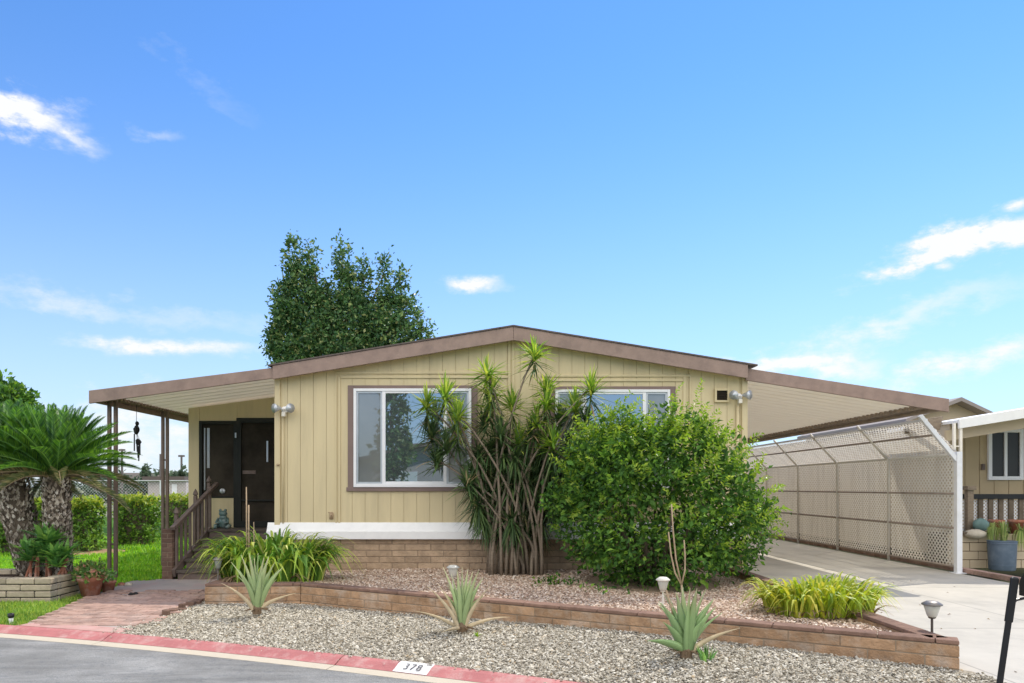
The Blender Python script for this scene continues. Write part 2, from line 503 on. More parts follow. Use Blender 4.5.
M['frog'] = mat('glazed_teal', (0.13, 0.21, 0.20), 0.3, 0.4, 14, grime=((0.35, 0.33, 0.28), 10, 0.7), spec=0.6)
M['lamp_glass'] = mat('frosted_lamp_glass', (0.50, 0.49, 0.43), 0.25, 0.08, 10, spec=0.6)
M['dull_glass'] = mat('dull_lamp_glass', (0.24, 0.26, 0.23), 0.4, 0.15, 10)
M['lamp_metal'] = mat('bronze_lamp_metal', (0.10, 0.085, 0.075), 0.4, 0.2, 10, metal=0.5)
M['lamp_cap'] = mat('weathered_lamp_cap', (0.22, 0.20, 0.18), 0.4, 0.2, 10, metal=0.4)
M['num_black'] = mat('number_black', (0.06, 0.06, 0.06), 0.7, 0.3, 20, grime=((0.4, 0.38, 0.36), 40, 0.8))
M['num_white'] = mat('number_white', (0.78, 0.77, 0.74), 0.7, 0.08, 10, grime=((0.55, 0.42, 0.38), 14, 0.7))
M['far_wall'] = mat('far_wall', (0.50, 0.44, 0.42), 0.9, 0.1, 0.3)
M['far_roof'] = mat('far_roof', (0.33, 0.29, 0.27), 0.9, 0.1, 0.3)
M['pole'] = mat('utility_pole', (0.16, 0.14, 0.13), 0.9, 0.15, 3)

# window glass: clear reflection over a dim room
def glass_mat(name, inner, refl, tint):
    m, t, b = new_mat(name)
    L = t.links
    tcn = nd(t, 'ShaderNodeTexCoord')
    n1 = nd(t, 'ShaderNodeTexNoise', Scale=0.9, Detail=3.0); L.new(tcn.outputs['Object'], n1.inputs['Vector'])
    r = ramp(t, [(0.3, scalec(inner, 0.75)), (0.7, scalec(inner, 1.3))]); L.new(n1.outputs['Fac'], r.inputs[0])
    L.new(r.outputs[0], b.inputs['Base Color'])
    b.inputs['Roughness'].default_value = 0.5
    g = nd(t, 'ShaderNodeBsdfGlossy', Roughness=0.015); g.inputs[0].default_value = (*tint, 1)
    n2 = nd(t, 'ShaderNodeTexNoise', Scale=1.1, Detail=1.0); L.new(tcn.outputs['Object'], n2.inputs['Vector'])
    bp = nd(t, 'ShaderNodeBump', Strength=0.06, Distance=0.05); L.new(n2.outputs['Fac'], bp.inputs['Height'])
    L.new(bp.outputs[0], g.inputs['Normal'])
    ms = nd(t, 'ShaderNodeMixShader'); ms.inputs[0].default_value = refl
    L.new(b.outputs[0], ms.inputs[1]); L.new(g.outputs[0], ms.inputs[2])
    L.new(ms.outputs[0], t.nodes['Material Output'].inputs[0])
    return m
M['glass'] = glass_mat('window_glass', (0.05, 0.06, 0.065), 0.42, (0.72, 0.84, 0.92))
M['screened_glass'] = glass_mat('screened_window_glass', (0.17, 0.175, 0.165), 0.16, (0.75, 0.82, 0.85))
M['dark_glass'] = glass_mat('dark_window_glass', (0.008, 0.008, 0.008), 0.012, (0.6, 0.65, 0.7))

# leaves
M['bush_leaf'] = leaf_mat('bush_leaf', [(0, (0.037, 0.093, 0.023)), (0.45, (0.070, 0.168, 0.030)), (0.8, (0.129, 0.268, 0.041)), (1, (0.282, 0.455, 0.067))], 0.3, 0.55, 0.25)
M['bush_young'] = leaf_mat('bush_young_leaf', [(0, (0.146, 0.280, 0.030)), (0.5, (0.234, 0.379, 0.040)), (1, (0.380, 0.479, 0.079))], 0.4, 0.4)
M['tree_leaf'] = leaf_mat('tree_leaf', [(0, (0.036, 0.095, 0.037)), (0.5, (0.078, 0.171, 0.057)), (0.85, (0.157, 0.273, 0.081)), (1, (0.391, 0.404, 0.166))], 0.25, 0.42)
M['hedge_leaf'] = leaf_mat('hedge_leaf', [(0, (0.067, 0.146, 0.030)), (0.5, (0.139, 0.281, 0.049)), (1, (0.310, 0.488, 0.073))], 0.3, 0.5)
M['hedge_sun_tint'] = leaf_mat('hedge_sun_tint_leaf', [(0, (0.22, 0.33, 0.04)), (0.5, (0.38, 0.47, 0.06)), (1, (0.55, 0.58, 0.12))], 0.35, 0.5)  # sunlight on the hedge tops put into a brighter leaf colour
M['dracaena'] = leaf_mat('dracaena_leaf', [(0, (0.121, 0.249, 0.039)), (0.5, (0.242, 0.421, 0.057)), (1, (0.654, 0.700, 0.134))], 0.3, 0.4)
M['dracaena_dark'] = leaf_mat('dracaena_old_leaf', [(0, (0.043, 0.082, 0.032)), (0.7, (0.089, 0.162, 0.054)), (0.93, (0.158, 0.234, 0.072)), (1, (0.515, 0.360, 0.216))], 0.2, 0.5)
M['cycad'] = leaf_mat('cycad_leaf', [(0, (0.032, 0.096, 0.021)), (0.5, (0.082, 0.220, 0.035)), (1, (0.224, 0.440, 0.053))], 0.25, 0.35, 0.5)
M['cycad_old'] = leaf_mat('cycad_old_leaf', [(0, (0.077, 0.119, 0.042)), (0.6, (0.169, 0.196, 0.070)), (1, (0.462, 0.378, 0.182))], 0.2, 0.5)
M['lily'] = leaf_mat('lily_leaf', [(0, (0.077, 0.175, 0.028)), (0.45, (0.182, 0.350, 0.047)), (0.75, (0.486, 0.629, 0.070)), (1, (0.700, 0.700, 0.232))], 0.3, 0.4)
M['lily_yellow'] = leaf_mat('yellow_strap_leaf', [(0, (0.165, 0.275, 0.031)), (0.5, (0.371, 0.463, 0.050)), (1, (0.688, 0.650, 0.112))], 0.35, 0.45)
M['dead_leaf'] = leaf_mat('dead_leaf', [(0, (0.16, 0.10, 0.06)), (1, (0.42, 0.32, 0.18))], 0.2, 0.7)
M['agave'] = leaf_mat('agave_leaf', [(0, (0.091, 0.224, 0.067)), (0.6, (0.181, 0.403, 0.101)), (1, (0.362, 0.605, 0.134))], 0.2, 0.45)
M['succulent'] = leaf_mat('succulent_leaf', [(0, (0.143, 0.221, 0.065)), (0.6, (0.343, 0.442, 0.130)), (1, (0.543, 0.572, 0.234))], 0.3, 0.5)
M['flower'] = leaf_mat('small_flower', [(0, (0.07, 0.16, 0.04)), (0.7, (0.16, 0.28, 0.06)), (0.85, (0.34, 0.26, 0.12)), (1, (0.50, 0.20, 0.16))], 0.3, 0.5)
M['grass'] = leaf_mat('grass_blade', [(0, (0.113, 0.320, 0.018)), (0.5, (0.224, 0.540, 0.027)), (1, (0.490, 0.700, 0.068))], 0.3, 0.5)
M['grass_dark'] = leaf_mat('grass_blade_dark', [(0, (0.114, 0.234, 0.032)), (0.5, (0.205, 0.378, 0.046)), (1, (0.502, 0.576, 0.108))], 0.3, 0.5)
M['far_leaf'] = leaf_mat('far_leaf', [(0, (0.06, 0.10, 0.06)), (1, (0.13, 0.18, 0.10))], 0.2, 0.6)

def aloe_mat(name, base, tipc):
    m, t, b = new_mat(name)
    L = t.links
    tcn = nd(t, 'ShaderNodeTexCoord'); s_ = nd(t, 'ShaderNodeSeparateXYZ'); L.new(tcn.outputs['Generated'], s_.inputs[0])
    n1 = nd(t, 'ShaderNodeTexNoise', Scale=14.0, Detail=5.0); L.new(tcn.outputs['Object'], n1.inputs['Vector'])
    r = ramp(t, [(0.0, scalec(base, 0.75)), (0.55, base), (1.0, tipc)])
    ad = nd(t, 'ShaderNodeMath', operation='MULTIPLY_ADD'); ad.inputs[1].default_value = 0.5; ad.inputs[2].default_value = -0.25
    L.new(n1.outputs['Fac'], ad.inputs[0])
    ad2 = nd(t, 'ShaderNodeMath', operation='ADD'); L.new(ad.outputs[0], ad2.inputs[0]); L.new(s_.outputs[2], ad2.inputs[1])
    L.new(ad2.outputs[0], r.inputs[0])
    g = nd(t, 'ShaderNodeNewGeometry')
    mr = nd(t, 'ShaderNodeMapRange'); mr.inputs[3].default_value = 0.78; mr.inputs[4].default_value = 1.22
    L.new(g.outputs['Random Per Island'], mr.inputs[0])
    mu = nd(t, 'ShaderNodeVectorMath', operation='SCALE'); L.new(r.outputs[0], mu.inputs[0]); L.new(mr.outputs[0], mu.inputs['Scale'])
    L.new(mu.outputs[0], b.inputs['Base Color'])
    b.inputs['Roughness'].default_value = 0.42
    b.inputs['Subsurface Weight'].default_value = 0.0
    return m
M['aloe'] = aloe_mat('aloe_leaf', (0.38, 0.50, 0.22), (0.64, 0.61, 0.34))
M['aloe_blue'] = aloe_mat('aloe_leaf_green', (0.29, 0.44, 0.18), (0.46, 0.46, 0.24))
M['aloe_dry'] = mat('aloe_dry_leaf', (0.58, 0.47, 0.30), 0.7, 0.2, 9, island=0.1)
M['aloe_brown'] = mat('aloe_brown_leaf', (0.22, 0.15, 0.09), 0.8, 0.3, 9, island=0.2)

# ------------------------------------------------------------------ ground
def kerb_y(x): return 5.55 - 0.46 * x - 0.01756 * x * x
def kerb_pt(x, off):
    s = -0.46 - 0.03512 * x
    n = Vector((s, -1)).normalized()     # towards the road
    return (x + n.x * off, kerb_y(x) + n.y * off)

def asphalt_mat():
    m, t, b = new_mat('asphalt')
    L = t.links
    tcn = nd(t, 'ShaderNodeTexCoord')
    n1 = nd(t, 'ShaderNodeTexNoise', Scale=1.4, Detail=7.0, Roughness=0.65); L.new(tcn.outputs['Object'], n1.inputs['Vector'])
    r = ramp(t, [(0.3, (0.19, 0.187, 0.175)), (0.5, (0.235, 0.232, 0.22)), (0.72, (0.31, 0.305, 0.29))]); L.new(n1.outputs['Fac'], r.inputs[0])
    mp = nd(t, 'ShaderNodeMapping'); mp.inputs['Scale'].default_value = (0.8, 2.2, 1); L.new(tcn.outputs['Object'], mp.inputs[0])
    n2 = nd(t, 'ShaderNodeTexNoise', Scale=1.6, Detail=5.0, Roughness=0.7); L.new(mp.outputs[0], n2.inputs['Vector'])
    # fine cracks: thin band of a noise field
    d = nd(t, 'ShaderNodeMath', operation='SUBTRACT'); d.inputs[1].default_value = 0.5; L.new(n2.outputs['Fac'], d.inputs[0])
    a = nd(t, 'ShaderNodeMath', operation='ABSOLUTE'); L.new(d.outputs[0], a.inputs[0])
    cr = ramp(t, [(0.0, (0.8,) * 3), (0.010, (0,) * 3)]); L.new(a.outputs[0], cr.inputs[0])
    mx = nd(t, 'ShaderNodeMixRGB'); mx.inputs[2].default_value = (0.13, 0.14, 0.15, 1)
    L.new(cr.outputs[0], mx.inputs[0]); L.new(r.outputs[0], mx.inputs[1])
    mp2 = nd(t, 'ShaderNodeMapping'); mp2.inputs['Scale'].default_value = (0.7, 3.2, 1); mp2.inputs['Rotation'].default_value = (0, 0, 0.35); L.new(tcn.outputs['Object'], mp2.inputs[0])
    n4 = nd(t, 'ShaderNodeTexNoise', Scale=1.1, Detail=9.0, Roughness=0.7, Distortion=1.2); L.new(mp2.outputs[0], n4.inputs['Vector'])
    r4 = ramp(t, [(0.35, (0.80,) * 3), (0.5, (1.0,) * 3), (0.66, (1.25,) * 3)]); L.new(n4.outputs['Fac'], r4.inputs[0])
    mu4 = nd(t, 'ShaderNodeMixRGB', blend_type='MULTIPLY'); mu4.inputs[0].default_value = 1
    L.new(mx.outputs[0], mu4.inputs[1]); L.new(r4.outputs[0], mu4.inputs[2]); mx = mu4
    n3 = nd(t, 'ShaderNodeTexNoise', Scale=160.0, Detail=2.0); L.new(tcn.outputs['Object'], n3.inputs['Vector'])
    r3 = ramp(t, [(0.35, (0.72,) * 3), (0.65, (1.24,) * 3)]); L.new(n3.outputs['Fac'], r3.inputs[0])
    mu = nd(t, 'ShaderNodeMixRGB', blend_type='MULTIPLY'); mu.inputs[0].default_value = 1
    L.new(mx.outputs[0], mu.inputs[1]); L.new(r3.outputs[0], mu.inputs[2])
    L.new(mu.outputs[0], b.inputs['Base Color'])
    b.inputs['Roughness'].default_value = 0.8; b.inputs['Specular IOR Level'].default_value = 0.25
    bp = nd(t, 'ShaderNodeBump', Strength=0.25, Distance=0.01); L.new(n3.outputs['Fac'], bp.inputs['Height']); L.new(bp.outputs[0], b.inputs['Normal'])
    return m

def sheet(name, poly, z, m, zf=None):
    V = [(x, y, z if zf is None else zf(x, y)) for x, y in poly]
    o = link_mesh(name, V, [tuple(range(len(V)))], m)
    return tag(o, kind='structure')

M['dirt'] = mat('dry_ground', (0.20, 0.20, 0.12), 0.95, 0.25, 0.4, grime=((0.16, 0.20, 0.08), 0.15, 0.8), spec=0.1)
sheet('ground', [(-1500, -1500), (1500, -1500), (1500, 1500), (-1500, 1500)], -0.24, M['dirt'])

# road: strip between the kerb and far side behind the camera
xs = np.linspace(-26, 9, 60)
V = []; Fc = []
for x in xs:
    for off, z in ((0.285, -0.083), (1.2, -0.09), (3.5, -0.06), (9.0, -0.09)):
        p = kerb_pt(x, off); V.append((p[0], p[1], z))
for i in range(len(xs) - 1):
    for k in range(3):
        a = i * 4 + k
        Fc.append((a, a + 1, a + 5, a + 4))
o = link_mesh('road', V, Fc, asphalt_mat()); tag(o, kind='structure')

# kerb in cast lengths with joints
def kerb_run(mb, x0, x1, prof, n=14):
    k = len(mb.V); m = len(prof)
    vs = []; fs = []
    for i in range(n + 1):
        x = x0 + (x1 - x0) * i / n
        for off, z in prof:
            p = kerb_pt(x, off); vs.append((p[0], p[1], z))
    for i in range(n):
        for j in range(m - 1):
            a = i * m + j
            fs.append((a, a + 1, a + m + 1, a + m))
    fs.append(tuple(range(m - 1, -1, -1))); fs.append(tuple(n * m + j for j in range(m)))
    mb.add(vs, fs)
red = MB(); crm = MB()
xj = [-26, -20, -14, -10.9, -8.5, -6.1, -3.75, -1.28, 1.1, 3.4]
for a, b in zip(xj[:-1], xj[1:]):
    kerb_run(red, a + 0.006, b - 0.006, [(0.0, -0.25), (0.0, -0.024), (0.02, -0.018), (0.07, -0.028), (0.13, -0.056), (0.165, -0.070)])
    kerb_run(crm, a + 0.004, b - 0.004, [(0.165, -0.072), (0.285, -0.080), (0.29, -0.25)])
kerb_run(crm, 3.41, 9, [(0.0, -0.25), (0.0, -0.03), (0.165, -0.072), (0.285, -0.080), (0.29, -0.25)])
ko = red.build('kerb', M['kerb_red'], org=(0, 5.5, -0.1)); tag(ko, kind='structure')
crm.build('gutter_lip', M['kerb_cream'], ko)
# white number block on the kerb
nb = MB()
kerb_run(nb, -0.765, -0.478, [(0.004, -0.0195), (0.02, -0.0155), (0.07, -0.0255), (0.13, -0.0535), (0.162, -0.0665)], n=4)
nbo = nb.build('number_panel', M['num_white'], ko)
# digits laid along the slope
fc = bpy.data.curves.new('digits', 'FONT'); fc.body = '378'; fc.size = 0.098; fc.align_x = 'CENTER'; fc.align_y = 'CENTER'; fc.space_character = 1.2
fo = bpy.data.objects.new('digits', fc); COL.objects.link(fo)
bpy.context.view_layer.update()
dm = bpy.data.meshes.new_from_object(fo.evaluated_get(bpy.context.evaluated_depsgraph_get()))
bpy.data.objects.remove(fo)
xc = -0.62; sl = -0.46 - 0.03512 * xc
tx = Vector((1, sl)).normalized(); nx = Vector((sl, -1)).normalized()
def prof_z(off):
    P_ = [(0.004, -0.0195), (0.02, -0.0155), (0.07, -0.0255), (0.13, -0.0535), (0.162, -0.0665)]
    for (a, za), (b, zb) in zip(P_[:-1], P_[1:]):
        if off <= b: return za + (zb - za) * (off - a) / (b - a)
    return P_[-1][1]
dv = []
bxs = [v.co.x for v in dm.vertices]; bys = [v.co.y for v in dm.vertices]
mx_ = (min(bxs) + max(bxs)) / 2; my_ = (min(bys) + max(bys)) / 2
for v in dm.vertices:
    off = 0.098 - (v.co.y - my_)
    p = Vector((xc, kerb_y(xc))) + tx * (v.co.x - mx_) + nx * off
    dv.append((p.x, p.y, prof_z(off) + 0.006))
link_mesh('number', dv, [tuple(p.vertices) for p in dm.polygons], M['num_black'], nbo)

# driveway
dp = [(3.62, kerb_pt(3.62, 0)[1] + 0.02)] + [(x, kerb_y(x) + 0.02) for x in np.linspace(4.0, 8.0, 8)] + [(7.62, 10), (7.62, 30), (3.92, 30), (3.92, 11.0), (3.62, 10.8)]
def drive_mat():
    m = M['concrete']; t = m.node_tree; L = t.links
    b = t.nodes['Principled BSDF']
    src = b.inputs['Base Color'].links[0].from_socket
    tcn = nd(t, 'ShaderNodeTexCoord'); s_ = nd(t, 'ShaderNodeSeparateXYZ'); L.new(tcn.outputs['Object'], s_.inputs[0])
    out = src
    for ax, per, offs in ((1, 2.9, 1.35), (0, 1.85, 1.92)):
        a = nd(t, 'ShaderNodeMath', operation='SUBTRACT'); L.new(s_.outputs[ax], a.inputs[0]); a.inputs[1].default_value = offs
        p = nd(t, 'ShaderNodeMath', operation='PINGPONG'); L.new(a.outputs[0], p.inputs[0]); p.inputs[1].default_value = per / 2
        r = ramp(t, [(0.0, (0.75,) * 3), (0.006, (0.35,) * 3), (0.014, (0.0,) * 3)]); L.new(p.outputs[0], r.inputs[0])
        mx = nd(t, 'ShaderNodeMixRGB'); mx.inputs[2].default_value = (0.17, 0.16, 0.14, 1)
        L.new(r.outputs[0], mx.inputs[0]); L.new(out, mx.inputs[1]); out = mx.outputs[0]
    L.new(out, b.inputs['Base Color'])
    return m
sheet('driveway', dp, 0.0, drive_mat())
# edging of the gravel along the driveway
# brick path: concrete at the steps, loose red bricks towards the kerb
def path_z(x, y): return -0.018 + (y - 7.2) * 0.004
slab = [(-4.95, kerb_y(-4.95) + 0.02), (-5.36, 9.24), (-5.62, 10.95), (-5.5, 11.2), (-3.62, 11.2), (-3.62, 9.1), (-3.75, 8.7), (-3.82, kerb_y(-3.82) + 0.02)][::-1]
po = MB().slab(slab, -0.24, -0.03).build('path', M['old_concrete']); tag(po, kind='structure')
def left_edge(y): return -4.95 + (y - 7.4) * (-0.41 / 1.84) if y < 9.24 else -5.36 - (y - 9.24) * 0.152
ps = [kerb_pt(x, -0.015) for x in np.linspace(-5.0, -3.72, 6)] + [kerb_pt(x, -0.22) for x in np.linspace(-3.75, -4.95, 6)]
MB().slab(ps, -0.1, -0.0225).build('painted_strip', M['pink_strip'], po)
bm_ = MB()
yy = 7.42; row = 0
while yy < 9.85:
    xl = left_edge(yy)
    x_ = xl + (0.10 if row % 2 else 0.0); 
    while x_ < -3.78 + (0.0 if yy < 8.8 else 0.1):
        if yy > kerb_y(x_) + 0.03 and random.random() > (0.015 if yy < 9.3 else 0.10 + (yy - 9.3) * 0.8):
            j = random.uniform(-0.006, 0.006); z1 = path_z(x_, yy) + random.uniform(-0.003, 0.004)
            tl = random.uniform(-0.003, 0.003)
            q = [(x_ + 0.003, yy + 0.003 + j), (x_ + 0.197, yy + 0.003 + j * 0.3), (x_ + 0.197, yy + 0.097), (x_ + 0.003, yy + 0.097 + j)]
            k = len(bm_.V)
            bm_.slab(q, -0.05, z1)
            for i_, dz in ((4, -tl), (5, tl), (6, tl), (7, -tl)):
                a_ = bm_.V[k + i_]; bm_.V[k + i_] = (a_[0], a_[1], a_[2] + dz)
        x_ += 0.2
    yy += 0.1; row += 1
bo = bm_.build('paving_brick', M['red_brick'], po, bevel=0.006)
# ragged broken edge bricks beside the gravel
rb = MB()
for i in range(16):
    y_ = 8.0 + i * 0.085; x_ = -3.78 + (y_ - 8.0) * 0.07 + random.uniform(-0.03, 0.03)
    rb.box(x_, x_ + random.uniform(0.05, 0.11), y_, y_ + 0.075, -0.06, random.uniform(-0.015, 0.035))
rb.build('edging_brick', M['dark_brick'], po, bevel=0.008)

# gravel bed (base sheet + stones)
P0 = (-3.56, 8.72); P1 = (-2.4, 8.77); P2 = (3.58, 5.48)
def wall_y(x):
    if x < P1[0]: return P0[1] + (x - P0[0]) / (P1[0] - P0[0]) * (P1[1] - P0[1])
    return P1[1] + (x - P1[0]) / (P2[0] - P1[0]) * (P2[1] - P1[1])
def grav_z(x, y):
    a = kerb_y(x) ; b = wall_y(min(x, 3.6))
    u = min(1, max(0, (y - a) / max(0.3, b - a)))
    zt = np.interp(x, [-3.6, -2.4, -0.5, 1.0, 2.4, 3.6], [-0.02, -0.02, 0.02, 0.04, 0.045, 0.03])
    zc = -0.028
    return float(zc + (zt - zc) * (u ** 0.7) + 0.012 * math.sin(x * 2.3 + y * 1.7) * u)
gv = []; gf = []
nx_, ny_ = 60, 14
gx = np.linspace(-3.86, 3.66, nx_)
for x in gx:
    y0 = kerb_y(x) + 0.012; y1 = wall_y(x) + 0.05 if x > -3.5 else 9.05
    if x > 3.55: y1 = 5.45
    for k in range(ny_):
        y = y0 + (y1 - y0) * k / (ny_ - 1)
        gv.append((x, y, grav_z(x, y) - 0.012))
for i in range(nx_ - 1):
    for k in range(ny_ - 1):
        a = i * ny_ + k; gf.append((a, a + ny_, a + ny_ + 1, a + 1))
M['gravel_base'] = mat('gravel_base', (0.38, 0.335, 0.26), 0.95, 0.5, 60, bump=0.8, bscale=70, spec=0.1)
o = link_mesh('gravel_bed', gv, gf, M['gravel_base'], smooth=True); tag(o, kind='structure')

def stones(name, pts, r, mtl, flat=0.6, rng=RNG):
    """small angular stones, one island each"""
    base = np.array([(1, 0, 0), (0.2, 0.95, 0.1), (-0.9, 0.35, 0), (-0.75, -0.6, 0.05), (0.3, -0.95, -0.05), (0.1, 0.1, 0.95), (0, 0, -0.8)])
    fb = np.array([(0, 1, 5), (1, 2, 5), (2, 3, 5), (3, 4, 5), (4, 0, 5), (1, 0, 6), (2, 1, 6), (3, 2, 6), (4, 3, 6), (0, 4, 6)])
    n = len(pts)
    s = r * np.exp(rng.normal(size=n) * 0.33)
    sc = np.stack([s * rng.uniform(0.8, 1.35, n), s * rng.uniform(0.6, 1.0, n), s * flat * rng.uniform(0.6, 1.2, n)], 1)
    Bv = base[None] * (1 + rng.normal(size=(n, 7, 3)) * 0.16) * sc[:, None, :]
    a = rng.uniform(0, 2 * PI, n); ca, sa = np.cos(a), np.sin(a)
    b_ = rng.normal(size=n) * 0.45; cb, sb = np.cos(b_), np.sin(b_)
    x, y, z = Bv[..., 0], Bv[..., 1], Bv[..., 2]
    x, z = x * cb[:, None] - z * sb[:, None], x * sb[:, None] + z * cb[:, None]
    x, y = x * ca[:, None] - y * sa[:, None], x * sa[:, None] + y * ca[:, None]
    V = np.stack([x, y, z], -1) + np.array(pts)[:, None, :]
    Fx = (fb[None] + (np.arange(n) * 7)[:, None, None]).reshape(-1, 3)
    o = link_mesh(name, V.reshape(-1, 3), Fx, mtl)
    return tag(o, kind='stuff')

M['gravel'] = stone_mat('gravel_stone', [(0, (0.16, 0.14, 0.105)), (0.2, (0.31, 0.275, 0.21)), (0.5, (0.46, 0.415, 0.325)), (0.75, (0.58, 0.53, 0.43)), (0.93, (0.71, 0.665, 0.56)), (1, (0.50, 0.38, 0.23))])
pts = []
while len(pts) < 60000:
    x = random.uniform(-3.9, 3.68)
    y0 = kerb_y(x); y1 = wall_y(x) - 0.02 if x > -3.5 else 8.95
    if x > 3.5: y1 = 5.35
    y = y0 + (y1 - y0) * random.random()
    if random.random() > (y1 - y0) / 3.2: continue
    if y < y0 - 0.0: continue
    if x < -3.72 and random.random() > 0.35: continue
    pts.append((x, y, grav_z(x, y) + random.uniform(-0.006, 0.006)))
o = stones('gravel', pts, 0.0100, M['gravel'])
tag(o, 'loose grey and white pebble gravel between the kerb and the planter wall', 'gravel')

# planter fill
def fill_z(x, y):
    d = y - wall_y(x)
    return 0.185 - 0.045 * min(1, max(0, d / 2.2)) + 0.02 * math.sin(1.9 * x + 0.7) * math.sin(1.6 * y) * min(1, d)
gv = []; gf = []
nx_, ny_ = 50, 24
gx = np.linspace(-3.5, 3.5, nx_)
for x in gx:
    y0 = wall_y(x) + 0.08; y1 = 11.05
    for k in range(ny_):
        y = y0 + (y1 - y0) * k / (ny_ - 1)
        gv.append((x, y, fill_z(x, y) - 0.012))
for i in range(nx_ - 1):
    for k in range(ny_ - 1):
        a = i * ny_ + k; gf.append((a, a + ny_, a + ny_ + 1, a + 1))
M['fill'] = mat('planter_fill', (0.45, 0.325, 0.24), 0.95, 0.4, 30, bump=0.7, bscale=60, spec=0.1)
o = link_mesh('planter_soil', gv, gf, M['fill'], smooth=True); tag(o, kind='structure')
M['pink_gravel'] = stone_mat('pink_gravel_stone', [(0, (0.31, 0.195, 0.135)), (0.3, (0.49, 0.345, 0.25)), (0.6, (0.62, 0.475, 0.36)), (0.85, (0.73, 0.60, 0.48)), (1, (0.78, 0.69, 0.58))])
pts = []
while len(pts) < 42000:
    x = random.uniform(-3.45, 3.45); y0 = wall_y(x) + 0.1
    y = random.uniform(5.4, 11.0)
    if y < y0: continue
    if (x - 2.1) ** 2 + (y - 9.6) ** 2 < 0.8: continue
    pts.append((x, y, fill_z(x, y) + random.uniform(-0.004, 0.006)))
o = stones('pink_gravel', pts, 0.0118, M['pink_gravel'], flat=0.5)
tag(o, 'pinkish tan gravel mulch filling the raised planter before the house', 'gravel')

# lawn
M['lawn'] = mat('lawn_soil', (0.07, 0.16, 0.018), 0.95, 0.3, 2.0, spec=0.1)
lawn_poly = [(-45, kerb_y(-20) + 8)] + [(x, kerb_y(x) + 0.015) for x in np.linspace(-24, -4.95, 20)] + [(-5.36, 9.24), (-5.62, 10.95), (-5.5, 11.2), (-3.5, 11.2), (-3.5, 34), (-45, 34)]
sheet('lawn', lawn_poly, -0.045, M['lawn'])
def grass(name, n, region, hgt, m, label, wd=0.006):
    P = []
    while len(P) < n:
        p = region()
        if p: P.append(p)
    P = np.array(P); n = len(P)
    a = RNG.uniform(0, 2 * PI, n)
    D = unit(np.stack([np.cos(a) * 0.45, np.sin(a) * 0.45, np.ones(n)], 1) + RNG.normal(size=(n, 3)) * 0.15)
    S = np.stack([-np.sin(a), np.cos(a), np.zeros(n)], 1)
    h = (hgt * RNG.uniform(0.5, 1.25, n))[:, None]
    V = np.stack([P - S * wd, P + S * wd, P + D * h], 1).reshape(-1, 3)
    Fx = (np.arange(n)[:, None] * 3 + np.array([[0, 1, 2]]))
    o = link_mesh(name, V, Fx, m)
    return tag(o, label, 'grass', kind='stuff')
def reg_strip():
    x = random.uniform(-8.2, -4.9); y = random.uniform(7.35, 10.9)
    if y < kerb_y(x) + 0.02: return None
    if x > left_edge(y) + random.uniform(-0.03, 0.05): return None
    if x < -5.6 and 8.98 < y < 10.12: return None
    return (x, y, -0.047)
grass('front_grass', 26000, reg_strip, 0.055, M['grass_dark'], 'short green grass verge between the kerb and the grey block planter', 0.005)
def reg_lawn():
    u = random.random(); y = 10.6 / (1 - u * 0.5)
    x = random.uniform(-1.02, -0.36) * y
    if x > -5.3 and y < 11.3: return None
    if x > left_edge(y) and y < 11: return None
    if x > -3.6: return None
    if -8.1 < x < -5.6 and y < 10.2: return None
    if ((x + 9.3) / 0.9) ** 2 + ((y - 15.9) / 1.0) ** 2 < random.uniform(0.7, 1.2): return None
    if y > 15.5 and random.random() < 0.5: return None
    return (x, y, -0.047)
grass('lawn_grass', 60000, reg_lawn, 0.075, M['grass'], 'bright green lawn behind the steps and palms', 0.012)
M['bare'] = mat('bare_soil', (0.38, 0.25, 0.15), 0.95, 0.2, 4, bump=0.4, spec=0.1)
o = MB().lathe((-9.3, 15.9, -0.06), [(1.05, 0), (0.8, 0.03), (0.4, 0.06), (0.05, 0.07)], 24).build('soil_patch', M['bare'], smooth=True); tag(o, kind='structure')

# ------------------------------------------------------------------ block laying
def blocks(mb, p, q, z0, courses, ch, bl, th, gap=0.008, jit=0.004, first=0.0, inward=(0, 1)):
    """courses of blocks from p to q (xy); thickness th goes to the left of p->q"""
    p = Vector(p); q = Vector(q); d = (q - p); Ltot = d.length; d.normalize(); n = Vector((-d.y, d.x))
    for c in range(courses):
        s = -(bl * 0.5 if c % 2 else 0) + first
        if s > 0: s -= bl
        while s < Ltot - 0.01:
            a = max(0, s) ; b = min(Ltot, s + bl - gap)
            s += bl
            if Ltot - b < 0.05: b = Ltot
            if b - a < 0.03: continue
            if b == Ltot: s = Ltot
            j = random.uniform(-jit, jit); j2 = random.uniform(-jit, jit)
            A = p + d * a - n * j; B = p + d * b - n * j2
            C = B + n * (th + j2); D_ = A + n * (th + j)
            mb.slab([tuple(A), tuple(B), tuple(C), tuple(D_)], z0 + c * ch, z0 + (c + 1) * ch - gap)

